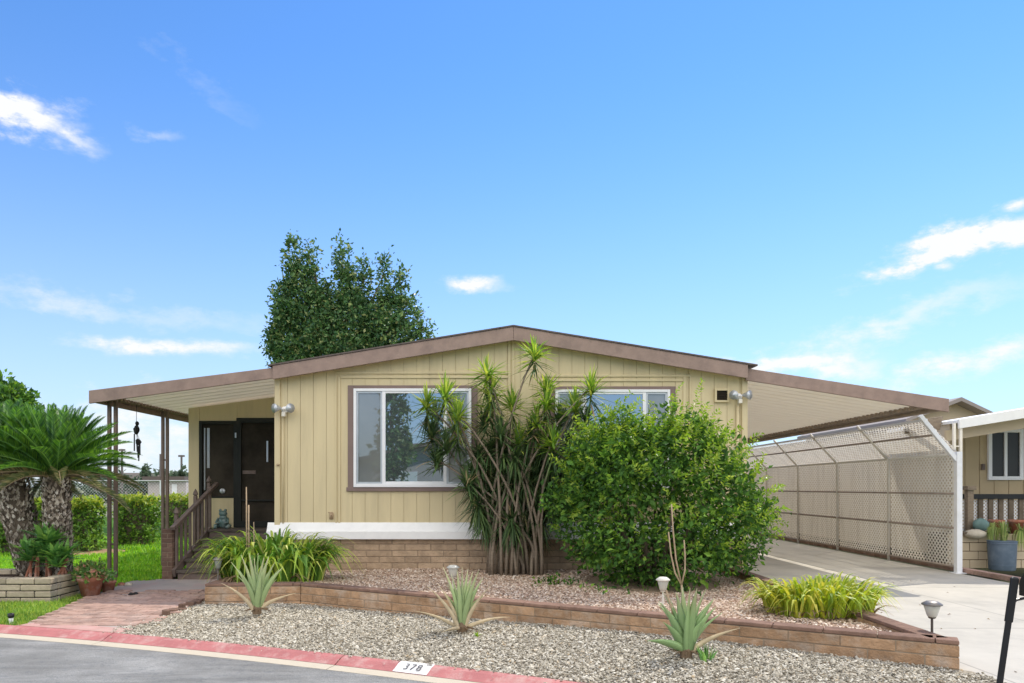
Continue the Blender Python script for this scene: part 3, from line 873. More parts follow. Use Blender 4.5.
# front planter wall, as one built wall: two courses + thin cap
pw = thing('planter_wall', 'low brown slump block retaining wall around the pink gravel planter', 'garden wall', (0.5, 7.1, 0.0))
mb = MB(); cap = MB(); core = MB()
def wallrun(p, q):
    blocks(mb, p, q, -0.08, 3, 0.093, 0.40, 0.15, 0.007, 0.005)
    blocks(cap, p, q, 0.199, 1, 0.04, 0.40, 0.16, 0.006, 0.004, first=-0.13)
    d = (Vector(q) - Vector(p)).normalized(); n = Vector((-d.y, d.x))
    a = Vector(p) + n * 0.006 + d * 0.006; b = Vector(q) + n * 0.006 - d * 0.006; c = b + n * 0.13; e = a + n * 0.13
    core.slab([tuple(a), tuple(b), tuple(c), tuple(e)], -0.09, 0.196)
wallrun(P0, P1); wallrun(P1, P2)
wallrun((3.58, 5.60), (3.58, 10.95))
wallrun((-3.56, 10.95), (-3.56, 8.90))
mb.build('block_course', M['planter_block'], pw, bevel=0.007)
cap.build('wall_cap', M['planter_cap'], pw, bevel=0.008)
core.build('mortar', M['mortar'], pw)

# ------------------------------------------------------------------ the mobile home
YF = 11.0
def roof_z(x): return 3.86 - 0.162 * abs(x - 0.28)
home = thing('mobile_home', 'yellow beige mobile home with a low brown gable roof and two wide front windows', 'mobile home', (0.25, 11, 0.1))
XL, XR = -3.41, 3.90
# body
poly = [(XL, 0.62), (XR, 0.62), (XR, roof_z(XR) - 0.1), (0.28, roof_z(0.28) - 0.1), (XL, roof_z(XL) - 0.1)]
MB().prism(poly, YF + 0.012, 28).build('wall', M['groove'], home)
WIN = [(X(348, YF), X(477.5, YF), Z(491, YF), Z(385.5, YF)), (X(549, YF), X(675.5, YF), Z(492, YF), Z(386.5, YF))]
pl = MB()
def plank(x0, x1, z0, z1a, z1b):
    pl.prism([(x0, z0), (x1, z0), (x1, z1b), (x0, z1a)], YF, YF + 0.014)
x = XL
while x < XR - 0.01:
    x1 = min(x + 0.2, XR)
    a, b = x + 0.0028, x1 - 0.0028
    cuts = [wn for wn in WIN if wn[0] < (a + b) / 2 < wn[1]]
    top = (roof_z(a) - 0.1, roof_z(b) - 0.1)
    if a < 0.28 < b: top = (min(top), min(top))
    if cuts:
        wn = cuts[0]
        plank(a, b, 0.64, wn[2] + 0.05, wn[2] + 0.05); plank(a, b, wn[3] - 0.05, *top)
    else:
        plank(a, b, 0.64, *top)
    x = x1
pl.build('siding', M['siding'], home)
# battens and corner boards
bt = MB()
YB = YF - 0.018
def vb(pxa, pxb, z0, z1, y0=YB): bt.box(X(pxa, YF), X(pxb, YF), y0, YF + 0.002, z0, z1)
vb(275, 280.5, 0.60, roof_z(XL + .05) - 0.12, YF - 0.03); vb(741.5, 747, 0.1, roof_z(XR - .05) - 0.12, YF - 0.03)
for pa, pb in ((335.5, 337), (338.5, 340.5), (508, 510.5), (512, 514.5), (533, 534.5), (538, 540.5), (683, 686), (689.5, 691)):
    xm = X((pa + pb) / 2, YF)
    top = Z(373.5, YF) if pa < 345 or pa > 600 or 530 < pa < 545 else roof_z(xm) - 0.14
    if pa in (338.5, 683): top = Z(377, YF)
    vb(pa, pb, 0.84, top)
for pa, pb, py in ((335.5, 508, 373), (341, 508, 377.3), (541, 690, 376), (541, 683, 380.5)):
    bt.box(X(pa, YF) + 0.004, X(pb, YF) - 0.004, YB - 0.003, YF + 0.003, Z(py + 1.0, YF), Z(py - 1.2, YF))
bt.build('batten', M['siding'], home, bevel=0.003)
# windows
def window(wn):
    x0, x1, z0, z1 = wn
    tr = MB(); tw = 0.092
    tr.box(x0, x0 + tw, YF - 0.022, YF + 0.01, z0, z1); tr.box(x1 - tw, x1, YF - 0.022, YF + 0.01, z0, z1)
    tr.box(x0 + tw + .001, x1 - tw - .001, YF - 0.024, YF + 0.01, z1 - 0.05, z1); tr.box(x0 - 0.02, x1 + 0.02, YF - 0.035, YF + 0.01, z0 - 0.005, z0 + 0.058)
    wobj = tr.build('window', M['window_trim'], home, bevel=0.004)
    fx0, fx1, fz0, fz1 = x0 + tw + .002, x1 - tw - .002, z0 + 0.06, z1 - 0.052
    fr = MB(); f = 0.042
    ya, yb = YF - 0.052, YF + 0.012
    fr.box(fx0, fx0 + f, ya, yb, fz0, fz1); fr.box(fx1 - f, fx1, ya, yb, fz0, fz1)
    fr.box(fx0 + f, fx1 - f, ya, yb, fz1 - f, fz1); fr.box(fx0 + f, fx1 - f, ya, yb, fz0, fz0 + f + 0.01)
    fr.build('frame', M['vinyl'], wobj, bevel=0.004)
    ix0, ix1, iz0, iz1 = fx0 + f, fx1 - f, fz0 + f + 0.01, fz1 - f
    W = ix1 - ix0
    a = ix0 + W * 0.245; b = ix0 + W * 0.79
    # centre sash stands forward
    cs = MB(); s = 0.05
    cs.box(a - s / 2, a + s / 2, ya + 0.008, yb - 0.01, iz0, iz1); cs.box(b - s / 2, b + s / 2, ya + 0.008, yb - 0.01, iz0, iz1)
    cs.box(a + s / 2, b - s / 2, ya + 0.012, yb - 0.01, iz0, iz0 + 0.035); cs.box(a + s / 2, b - s / 2, ya + 0.012, yb - 0.01, iz1 - 0.03, iz1)
    cs.build('sash', M['vinyl'], wobj, bevel=0.003)
    g = 0.028
    for (u, v) in ((ix0, a - s / 2), (b + s / 2, ix1)):
        gr = MB(); gr.box(u, u + g, ya + 0.022, yb - 0.01, iz0, iz1); gr.box(v - g, v, ya + 0.022, yb - 0.01, iz0, iz1)
        gr.box(u + g, v - g, ya + 0.022, yb - 0.01, iz0, iz0 + g); gr.box(u + g, v - g, ya + 0.022, yb - 0.01, iz1 - g, iz1)
        gr.build('screen_frame', M['alu'], wobj)
    MB().box(a + s / 2, b - s / 2, YF - 0.022, YF + 0.008, iz0 + 0.035, iz1 - 0.03).build('pane', M['glass'], wobj)
    for (u, v) in ((ix0, a - s / 2), (b + s / 2, ix1)):
        MB().box(u + g, v - g, YF - 0.012, YF + 0.008, iz0 + g, iz1 - g).build('pane', M['screened_glass'], wobj)
for wn in WIN: window(wn)
# roof, fascia
YG = 10.80
rf = MB()
for sgn in (-1, 1):
    xe = X(268, YG) if sgn < 0 else X(757.5, YG)
    zr, ze = roof_z(0.28), roof_z(xe)
    pr = [(0.28, zr), (xe, ze), (xe, ze + 0.022), (0.28, zr + 0.022)]
    if sgn > 0: pr = [(0.28, zr), (xe, ze), (xe, ze + 0.022), (0.28, zr + 0.022)]
    else: pr = [(xe, ze), (0.28, zr), (0.28, zr + 0.022), (xe, ze + 0.022)]
    rf.prism(pr, YG - 0.015, 28.3)
rf.build('roof', M['roof'], home)
for sgn in (-1, 1):
    xe = X(272.5, YG) if sgn < 0 else X(748, YG)
    zr, ze = roof_z(0.28) - 0.004, roof_z(xe) - 0.004
    dz = 0.205
    q = [(xe, ze - dz), (0.28, zr - dz), (0.28, zr), (xe, ze)] if sgn < 0 else [(0.283, zr - dz), (xe, ze - dz), (xe, ze), (0.283, zr)]
    MB().prism(q, YG, YG + 0.045).build('fascia_board', M['brown'], home, bevel=0.004)
    # soffit
    q = [(xe, ze - dz + 0.03), (0.28, zr - dz + 0.03), (0.28, zr - dz + 0.05), (xe, ze - dz + 0.05)] if sgn < 0 else [(0.283, zr - dz + 0.03), (xe, ze - dz + 0.03), (xe, ze - dz + 0.05), (0.283, zr - dz + 0.05)]
    MB().prism(q, YG + 0.046, YF - 0.001).build('soffit', M['siding'], home)
# white flashing band and slump-block base
bnd = [(YF - 0.002, 0.872), (YF - 0.014, 0.872), (YF - 0.07, 0.745), (YF - 0.082, 0.742), (YF - 0.09, 0.735), (YF - 0.09, 0.618), (YF - 0.075, 0.615), (YF - 0.002, 0.612)]
def band(x0, x1):
    n = len(bnd); V = [(x0, y, z) for y, z in bnd] + [(x1, y, z) for y, z in bnd]
    Fq = [tuple(range(n)), tuple(range(2 * n - 1, n - 1, -1))] + [(i, i + n, (i + 1) % n + n, (i + 1) % n) for i in range(n)]
    return V, Fq
mbb = MB()
for x0, x1 in ((X(268, YF), X(478, YF)), (X(478, YF) + .004, X(640, YF)), (X(640, YF) + .004, XR - 0.05)):
    V, Fq = band(x0, x1); mbb.add(V, Fq)
mbb.build('skirt_band', M['white'], home, bevel=0.004)
sb = MB(); blocks(sb, (XL + 0.02, YF + 0.01), (XR, YF + 0.01), 0.05, 6, 0.098, 0.40, 0.12, 0.009, 0.005)
sb.build('block_base', M['slump'], home, bevel=0.008)
MB().box(XL + 0.03, XR - 0.01, YF + 0.02, YF + 0.125, 0.0, 0.605).build('mortar', M['mortar'], home)
# conduit pipes, floodlights, vent, tap
pp = MB(); pp.tube([(X(283.5, YF), YF - 0.025, 0.86), (X(283.5, YF), YF - 0.025, Z(414, YF))], 0.013, 8)
pp.build('conduit_pipe', M['siding'], home, smooth=True); pp = MB(); pp.tube([(X(737, YF), YF - 0.03, 0.3), (X(737, YF), YF - 0.03, Z(405, YF))], 0.022, 8)
pp.build('conduit_pipe', M['siding'], home, smooth=True)
def floodlight(px, py, mir):
    c = Vector((X(px, YF), YF - 0.02, Z(py, YF)))
    b = MB(); b.lathe((0, 0, 0), [(0.05, -0.02), (0.055, 0.0), (0.05, 0.02)], 16)
    b.V = [(c.x + v[0], c.y + v[2] - 0.01, c.z + v[1]) for v in b.V]
    b.tube([c + Vector((0, -0.03, 0)), c + Vector((0.06 * mir, -0.07, 0.02))], 0.014, 8)
    b.tube([c + Vector((0, -0.03, 0)), c + Vector((-0.06 * mir, -0.07, 0.02))], 0.014, 8)
    f = b.build('floodlight', M['white'], home, smooth=True)
    for sx_, dz in ((-1, 0.02), (1, 0.02)):
        hd = MB()
        p0 = c + Vector((0.05 * sx_, -0.06, dz)); p1 = c + Vector((0.125 * sx_, -0.15, dz - 0.01))
        d = (p1 - p0); pts_ = [p0, p0 + d * 0.4, p0 + d * 0.85, p1]
        hd.tube(pts_, [0.022, 0.04, 0.068, 0.072], 16)
        hd.build('lamp_head', M['alu'], f, smooth=True)
    sn = MB(); sn.box(c.x - 0.03 * 1, c.x + 0.03, c.y - 0.10, c.y - 0.03, c.z - 0.11, c.z - 0.045)
    sn.build('motion_sensor', M['ceiling'], f, bevel=0.01)
floodlight(285.5, 410, 1); floodlight(738, 397, 1)
vx0, vx1, vz0, vz1 = X(714, YF), X(728.5, YF), Z(402.5, YF), Z(389, YF)
vb_ = MB(); tv = 0.03
vb_.box(vx0, vx0 + tv, YF - 0.05, YF, vz0, vz1); vb_.box(vx1 - tv, vx1, YF - 0.05, YF, vz0, vz1)
vb_.box(vx0 + tv, vx1 - tv, YF - 0.05, YF, vz0, vz0 + tv); vb_.box(vx0 + tv, vx1 - tv, YF - 0.05, YF, vz1 - tv, vz1)
vo = vb_.build('wall_vent', M['siding'], home, bevel=0.004)
sl_ = MB(); sl_.box(vx0 + tv, vx1 - tv, YF - 0.012, YF - 0.002, vz0 + tv, vz1 - tv)
for i in range(5):
    zz = vz0 + tv + 0.01 + i * 0.027; sl_.bar((vx0 + tv, YF - 0.03, zz), (vx1 - tv, YF - 0.03, zz), 0.022, 0.004, up=(0, 0.7, 0.7))
sl_.build('grille', M['screen'], vo)
tp = MB(); c = (X(331.5, YF), YF - 0.02, Z(516, YF))
tp.tube([(c[0], YF, c[2]), (c[0], YF - 0.07, c[2])], 0.013, 8); tp.tube([(c[0], YF - 0.07, c[2] + 0.05), (c[0], YF - 0.075, c[2] - 0.04)], 0.012, 8)
tp.tube([(c[0] - 0.035, YF - 0.07, c[2] + 0.055), (c[0] + 0.035, YF - 0.07, c[2] + 0.055)], 0.008, 8); tp.box(c[0] - 0.03, c[0] + 0.03, YF - 0.012, YF - 0.001, c[2] - 0.05, c[2] + 0.05)
tp.build('water_tap', M['dry_stalk'], home, smooth=True); tp = MB(); tp.tube([(X(279, YF), YF - 0.03, Z(465, YF)), (X(279, YF), YF - 0.075, Z(465, YF))], 0.018, 8)
tp.build('hose_bib', M['dry_stalk'], home, smooth=True)

# porch room, set back on the left
YP = 13.0
def aw_z(x): return 2.88 + 0.132 * (x + 6.2)      # top of the awning
pm = MB()
px0, px1 = X(188.5, YP), XL + 0.3
pm.prism([(px0, -0.05), (px1, -0.05), (px1, aw_z(px1) - 0.10), (px0, aw_z(px0) - 0.10)], YP + 0.06, 24)
pm.build('porch_wall', M['siding'], home)
pf = MB()
sx0, sxm, sx1 = X(199.5, YP), X(237, YP), XL + 0.02
pf.prism([(px0, 0.0), (sx0, 0.0), (sx0, aw_z(sx0) - 0.10), (px0, aw_z(px0) - 0.10)], YP - 0.005, YP + 0.059)
zt = Z(421, YP); zt2 = Z(418, YP)
pf.prism([(sx0 + .002, zt), (sxm, zt), (sxm, aw_z(sxm) - 0.10), (sx0 + .002, aw_z(sx0) - 0.10)], YP, YP + 0.058)
pf.prism([(sxm + .002, zt2), (sx1, zt2), (sx1, aw_z(sx1) - 0.10), (sxm + .002, aw_z(sxm) - 0.10)], YP - 0.001, YP + 0.057)
pf.build('porch_trim', M['siding'], home, bevel=0.004)
zw = Z(498, YP)
so = MB(); e = 0.055
so.box(sx0, sx0 + e, YP - 0.03, YP + 0.05, 0.68, zt); so.box(sxm - e, sxm, YP - 0.03, YP + 0.05, 0.68, zt)
so.box(sx0 + e, sxm - e, YP - 0.03, YP + 0.05, zt - e, zt); so.box(sx0 + e, sxm - e, YP - 0.03, YP + 0.05, zw, zw + e * 0.6)
so_ = so.build('screen_panel', M['screen_frame'], home, bevel=0.004)
MB().box(sx0 + e, sxm - e, YP + 0.01, YP + 0.02, zw + e * 0.6, zt - e).build('insect_screen', M['screen'], so_)
MB().box(sx0 + e, sxm - e, YP - 0.02, YP + 0.04, 0.68, zw).build('wainscot', M['siding'], so_)
lt = MB()
lt.box(X(204, YP), X(205.2, YP), YP + 0.0, YP + 0.009, Z(490, YP), Z(428, YP)); lt.box(X(207, YP), X(209.6, YP), YP + 0.0, YP + 0.009, Z(468, YP), Z(428, YP))
lt.build('daylight_slit', M['alu'], so_)  # pale bars standing in for daylight slits seen through the screen
lv = MB(); lv.ball((X(222.5, YP), YP - 0.0, Z(491, YP)), 0.055, 0.02, 0.05); lv.build('round_knob', M['alu'], so_, smooth=True)
sdm = MB()
sdm.box(sxm + .002, sxm + 0.09, YP - 0.045, YP + 0.05, 0.68, zt2 - .002); sdm.box(sx1 - 0.07, sx1, YP - 0.045, YP + 0.05, 0.68, zt2 - .002)
sdm.box(sxm + 0.09, sx1 - 0.07, YP - 0.045, YP + 0.05, zt2 - 0.09, zt2 - .002); sdm.box(sxm + 0.09, sx1 - 0.07, YP - 0.045, YP + 0.05, 0.68, 0.80)
sdm.box(sxm + 0.09, sx1 - 0.07, YP - 0.040, YP + 0.05, 1.16, 1.19)
sdo = sdm.build('screen_door', M['screen_frame'], home, bevel=0.004)
MB().box(sxm + 0.09, sx1 - 0.07, YP + 0.0, YP + 0.012, 0.80, zt2 - 0.09).build('insect_screen', M['screen'], sdo)
MB().box(X(243, YP), X(256, YP), YP - 0.02, YP - 0.001, Z(474, YP), Z(470.5, YP)).build('mail_slot', M['rail_wood'], sdo)
hh = MB(); hh.box(X(267, YP), X(268.6, YP), YP - 0.03, YP - 0.001, Z(462, YP), Z(441, YP)); hh.build('handle', M['alu'], sdo); hh = MB(); hh.box(X(236.2, YP), X(237.6, YP), YP - 0.07, YP - 0.046, Z(438, YP), Z(433, YP))
hh.build('highlight_chip', M['alu'], sdo)  # bright chip standing in for a small highlight beside the door

# ------------------------------------------------------------------ left patio awning
aw = thing('patio_awning', 'brown edged patio awning over the entry steps on slim double posts', 'awning', (-6.1, 11.2, -0.05))
ax0, ax1 = -6.2, XL - 0.06
YA = 10.85
MB().prism([(ax0, aw_z(ax0) - 0.05), (ax1, aw_z(ax1) - 0.05), (ax1, aw_z(ax1)), (ax0, aw_z(ax0))], YA + 0.05, 24).build('roof_panel', M['panel'], aw)
rbm = MB()
yy = YA + 0.25
while yy < 20:
    rbm.prism([(ax0 + 0.05, aw_z(ax0 + 0.05) - 0.053), (ax1, aw_z(ax1) - 0.053), (ax1, aw_z(ax1) - 0.049), (ax0 + 0.05, aw_z(ax0 + 0.05) - 0.049)], yy, yy + 0.03)
    yy += 0.3
rbm.build('panel_rib', M['ceiling'], aw)
MB().prism([(ax0, aw_z(ax0) - 0.185), (ax1 + 0.16, aw_z(ax1 + 0.16) - 0.17), (ax1 + 0.16, aw_z(ax1 + 0.16) - 0.01), (ax0, aw_z(ax0) + 0.012)], YA, YA + 0.045).build('fascia_board', M['brown'], aw, bevel=0.004)
ed = MB(); ed.box(ax0, ax0 + 0.045, YA + 0.046, 24, aw_z(ax0) - 0.16, aw_z(ax0) - 0.001)
k = 0
yy = YA + 0.1
while yy < 18:
    ed.tube([(ax0 + 0.046, yy, aw_z(ax0) - 0.055), (ax0 + 0.17, yy, aw_z(ax0) - 0.04)], 0.035, 6); yy += 0.11
ed.build('edge_beam', M['brown'], aw)
for i, (xp, yp) in enumerate(((-6.09, 11.23), (-5.99, 11.23), (-6.09, 13.04), (-6.01, 13.04))):
    pb = MB(); pb.box(xp - 0.025, xp + 0.025, yp - 0.025, yp + 0.025, -0.06, aw_z(xp) - 0.07)
    if i % 2 == 0:
        for zz in (0.5, 1.2, 1.9): pb.box(xp + 0.026, xp + 0.055 if i == 2 else xp + 0.074, yp - 0.006, yp + 0.006, zz, zz + 0.03)
    pb.build('post', M['post_metal'], aw, bevel=0.004)

# wind chime
wc = thing('wind_chime', 'small dark wind chime with thin tubes hanging from the patio awning', 'wind chime', (X(136.5, 12), 12.0, 1.9))
cx = X(136.5, 12); zt_ = aw_z(cx) - 0.07
m_ = MB(); m_.tube([(cx, 12, zt_), (cx, 12, Z(424, 12))], 0.004, 5); m_.build('cord', M['dark'], wc)
m_ = MB(); m_.ball((cx, 12, Z(430, 12)), 0.05, 0.05, 0.075, 10, 7, 0.12); m_.ball((cx + 0.01, 12, Z(423.5, 12)), 0.03, 0.03, 0.04, 10, 7, 0.1); m_.build('ornament', M['dark'], wc)
for dx, z0_, z1_ in ((-2.4, 434, 451), (0.6, 440, 452), (2.0, 441, 461), (3.2, 440, 455), (1.4, 446, 458)):
    m_ = MB(); m_.tube([(cx + dx * 0.0169, 12 + random.uniform(-.03, .03), Z(z0_, 12)), (cx + dx * 0.0169 + 0.004, 12, Z(z1_, 12))], 0.011, 8)
    m_.tube([(cx + dx * 0.0169, 12, Z(z0_, 12)), (cx, 12, Z(432, 12))], 0.003, 4)
    m_.build('chime_tube', M['black'], wc)
m_ = MB(); m_.ball((cx + 0.03, 12, Z(442, 12)), 0.05, 0.02, 0.05, 8, 6, 0.2); m_.build('clapper', M['dark'], wc)

# ------------------------------------------------------------------ porch steps with railing
st = thing('porch_steps', 'dark weathered wooden porch steps with a sloping brown picket handrail', 'steps', (-4.3, 11.8, -0.02))
tread = [(11.15, 0.11), (11.46, 0.255), (11.77, 0.395), (12.08, 0.54), (12.39, 0.68)]
for i, (ys, z1) in enumerate(tread):
    ye = tread[i + 1][0] if i < 4 else YP + 0.0
    m_ = MB(); m_.box(-5.0, -3.46, ys - 0.02, ye + 0.01 if i < 4 else YP - 0.05, z1 - 0.04, z1)
    m_.build('step', M['wood_dark'] if i != 0 else M['wood_dark'], st, bevel=0.005)
    m_ = MB(); m_.box(-4.98, -3.47, ys + 0.01, ys + 0.035, z1 - 0.145, z1 - 0.042); m_.build('riser', M['rail_wood'], st)
def rail_z(y): return 0.80 + (y - 11.2) * 0.4
xr = -5.05
m_ = MB(); m_.bar((xr, 11.12, rail_z(11.12)), (xr, 12.9, rail_z(12.9)), 0.07, 0.055); m_.build('handrail', M['rail_wood'], st, bevel=0.006)
m_ = MB(); m_.bar((xr, 11.18, 0.06), (xr, 12.6, 0.66), 0.05, 0.13); m_.build('stringer', M['rail_wood'], st, bevel=0.005)
for i in range(9):
    y_ = 11.28 + i * 0.165
    m_ = MB(); m_.box(xr - 0.018, xr + 0.018, y_ - 0.02, y_ + 0.02, 0.06 + (y_ - 11.18) * 0.42, rail_z(y_) - 0.02)
    m_.build('baluster', M['rail_wood'], st)
for y_ in (11.42, 12.15, 12.72):
    m_ = MB(); m_.box(xr - 0.095, xr - 0.042, y_ - 0.03, y_ + 0.03, -0.05, rail_z(y_) + 0.09)
    m_.lathe((xr - 0.068, y_, rail_z(y_) + 0.09), [(0.02, 0), (0.045, 0.02), (0.035, 0.06), (0.004, 0.12)], 10)
    m_.build('newel_post', M['rail_wood'], st, bevel=0.004)

bp_ = thing('brick_pillar', 'short brown brick pillar at the foot of the porch steps', 'pillar', (-5.16, 11.3, -0.05))
m_ = MB()
for c_ in range(11):
    z0_ = -0.05 + c_ * 0.074
    if c_ % 2: m_.box(-5.25, -5.165, 11.2, 11.4, z0_, z0_ + 0.066); m_.box(-5.157, -5.085, 11.2, 11.4, z0_, z0_ + 0.066)
    else: m_.box(-5.25, -5.085, 11.2, 11.295, z0_, z0_ + 0.066); m_.box(-5.25, -5.085, 11.303, 11.4, z0_, z0_ + 0.066)
m_.build('brick_course', M['dark_brick'], bp_, bevel=0.006)
MB().box(-5.244, -5.091, 11.206, 11.394, -0.05, 0.755).build('mortar', M['mortar'], bp_)

# seated frog statue
fy = 12.72; fx = X(223.5, fy); fz = 0.68
fr = thing('frog_statue', 'glazed teal sitting frog statue on the porch deck by the screen door', 'statue', (fx, fy, fz))
m_ = MB(); m_.ball((fx, fy, fz + 0.11), 0.095, 0.08, 0.115); m_.ball((fx, fy - 0.015, fz + 0.19), 0.07, 0.065, 0.06)
m_.build('body', M['frog'], fr, smooth=True)
m_ = MB(); m_.ball((fx, fy - 0.02, fz + 0.265), 0.075, 0.07, 0.055); m_.build('head', M['frog'], fr, smooth=True)
for s in (-1, 1):
    m_ = MB(); m_.ball((fx + s * 0.045, fy - 0.03, fz + 0.32), 0.026, 0.026, 0.03); m_.build('eye', M['frog'], fr, smooth=True)
    m_ = MB(); m_.tube([(fx + s * 0.08, fy - 0.02, fz + 0.18), (fx + s * 0.105, fy - 0.07, fz + 0.11), (fx + s * 0.05, fy - 0.10, fz + 0.10)], [0.024, 0.02, 0.022], 8); m_.build('arm', M['frog'], fr, smooth=True)
    m_ = MB(); m_.tube([(fx + s * 0.07, fy, fz + 0.05), (fx + s * 0.125, fy - 0.05, fz + 0.05), (fx + s * 0.10, fy - 0.13, fz + 0.02)], [0.04, 0.038, 0.026], 8); m_.build('leg', M['frog'], fr, smooth=True)

# ------------------------------------------------------------------ carport roof
cp = thing('carport_roof', 'brown edged carport roof with beige underside joined to the right of the house', 'carport', (5.4, 11.0, 2.6))
cx0, cx1 = XR + 0.06, 6.93
YC = 10.88
def cp_z(x): return 3.20 - 0.152 * (x - 4.02)
MB().prism([(cx0, cp_z(cx0) - 0.045), (cx1, cp_z(cx1) - 0.045), (cx1, cp_z(cx1)), (cx0, cp_z(cx0))], YC + 0.05, 28).build('roof_panel', M['panel'], cp)
m_ = MB(); yy = YC + 0.3
while yy < 27:
    m_.prism([(cx0, cp_z(cx0) - 0.048), (cx1 - 0.05, cp_z(cx1 - 0.05) - 0.048), (cx1 - 0.05, cp_z(cx1 - .05) - 0.044), (cx0, cp_z(cx0) - 0.044)], yy, yy + 0.025); yy += 0.3
m_.build('panel_rib', M['ceiling'], cp)
MB().prism([(cx0 - 0.12, cp_z(cx0 - 0.12) - 0.17), (cx1 + 0.02, cp_z(cx1) - 0.19), (cx1 + 0.02, cp_z(cx1) + 0.012), (cx0 - 0.12, cp_z(cx0 - 0.12) + 0.012)], YC, YC + 0.045).build('fascia_board', M['brown'], cp, bevel=0.004)
m_ = MB(); m_.tube([(cx1 - 0.03, YC + 0.05, cp_z(cx1) - 0.13), (cx1 - 0.03, 27.5, cp_z(cx1) - 0.13)], 0.035, 8)
m_.build('edge_beam', M['rust'], cp)
m_ = MB(); yy = YC + 0.12
while yy < 24:
    m_.tube([(cx1 - 0.16, yy, cp_z(cx1) - 0.048), (cx1 + 0.03, yy, cp_z(cx1) - 0.075)], 0.04, 7); yy += 0.15
m_.build('corrugated_edge', M['rust'], cp)

# ------------------------------------------------------------------ carport lattice fence
XFN = 7.63; ZT = 1.98
lf = thing('lattice_fence', 'beige diamond lattice screen fence on bent pipe posts along the driveway', 'fence', (XFN, 15.5, 0))
ys = [11.72, 13.78, 15.84, 17.9, 19.96, 22.02, 24.08]
XTOP, ZTOP = 7.02, cp_z(6.93) - 0.16
def lattice(mb, Y0, Y1, a, b, d=0.064, wdt=0.029):
    """diamond lattice on the plane from line a=(x,z) to b=(x,z)"""
    a = Vector(a); b = Vector(b); H = (b - a).length; e = (b - a) / H; W = Y1 - Y0
    nrm = Vector((-e.y, e.x))
    def P(u, v, k): return (a.x + e.x * v + nrm.x * k, Y0 + u, a.y + e.y * v + nrm.y * k)
    st_ = d * math.sqrt(2); hw = wdt * math.sqrt(2) / 2
    for sg, k in ((1, 0.004), (-1, -0.004)):
        c = -H if sg > 0 else 0.0
        end = W if sg > 0 else W + H
        while c < end:
            # line u = c + sg*v
            pts_ = []
            for off in (-hw, hw):
                v0, v1 = 0.0, H
                cc = c + off
                if sg > 0: v0 = max(0, -cc); v1 = min(H, W - cc)
                else: v0 = max(0, cc - W); v1 = min(H, cc)
                pts_.append((cc, v0, v1))
            if all(p[2] - p[1] > 0.005 for p in pts_):
                (c1, a1, b1), (c2, a2, b2) = pts_
                mb.add([P(c1 + sg * a1, a1, k), P(c2 + sg * a2, a2, k), P(c2 + sg * b2, b2, k), P(c1 + sg * b1, b1, k)], [(0, 1, 2, 3)])
            c += st_
for i in range(len(ys) - 1):
    m_ = MB(); lattice(m_, ys[i] + 0.02, ys[i + 1] - 0.02, (XFN + 0.035, 0.10), (XFN + 0.035, ZT)); 
    m_.build('lattice_panel', M['lattice'], lf)
    m_ = MB(); lattice(m_, ys[i] + 0.02, ys[i + 1] - 0.02, (XFN + 0.03, ZT), (XTOP + 0.12, ZTOP - 0.09)); 
    m_.build('sloping_lattice_panel', M['lattice'], lf)
for i, y_ in enumerate(ys):
    r = 0.028
    m_ = MB()
    if i == 0:
        m_.box(XFN - 0.045, XFN + 0.045, y_ - 0.05, y_ + 0.04, 0.0, ZT + 0.02)
        m_.build('post', M['white_pipe'], lf, bevel=0.006)
        m_ = MB(); m_.bar((XFN - 0.02, y_, ZT - 0.12), (XTOP - 0.02, y_, ZTOP), 0.065, 0.07); m_.build('brace', M['white_pipe'], lf, bevel=0.006)
        m_ = MB(); m_.box(XFN - 0.09, XFN + 0.09, y_ - 0.09, y_ + 0.09, 0.0, 0.012); m_.build('base_plate', M['white_pipe'], lf)
    else:
        m_.tube([(XFN, y_, 0.0), (XFN, y_, ZT - 0.1), (XFN - 0.03, y_, ZT)], r, 8); m_.build('post', M['galv'], lf, smooth=True)
        m_ = MB(); m_.tube([(XFN - 0.02, y_, ZT - 0.03), (XTOP, y_, ZTOP)], r * 0.9, 8); m_.build('brace', M['galv'], lf, smooth=True)
for x_, z_, mm, r in ((XFN, ZT - 0.02, 'galv', 0.024), (XFN, 1.31, 'rust', 0.018), (XFN, 0.74, 'rust', 0.018), ((XFN + XTOP) / 2, (ZT + ZTOP) / 2, 'rust', 0.018), (XFN, 0.10, 'rust', 0.018)):
    m_ = MB(); m_.tube([(x_, ys[0], z_), (x_, ys[-1], z_)], r, 8); m_.build('rail', M[mm], lf, smooth=True)
m_ = MB(); m_.box(XTOP + 0.05, XTOP + 0.11, ys[0], ys[-1], ZTOP - 0.09, ZTOP - 0.055); m_.build('bright_gap_strip', M['white_pipe'], lf)  # added white strip standing in for the bright gap under the roof edge

# brick kerb under the fence
fk = MB(); blocks(fk, (7.85, 9.5), (7.85, 25), 0.0, 1, 0.085, 0.2, 0.12, 0.008, 0.006)
o = fk.build('brick_edging', M['red_brick'], org=(7.8, 15, 0), bevel=0.006); tag(o, 'row of worn red edging bricks along the foot of the lattice fence', 'brick edging')

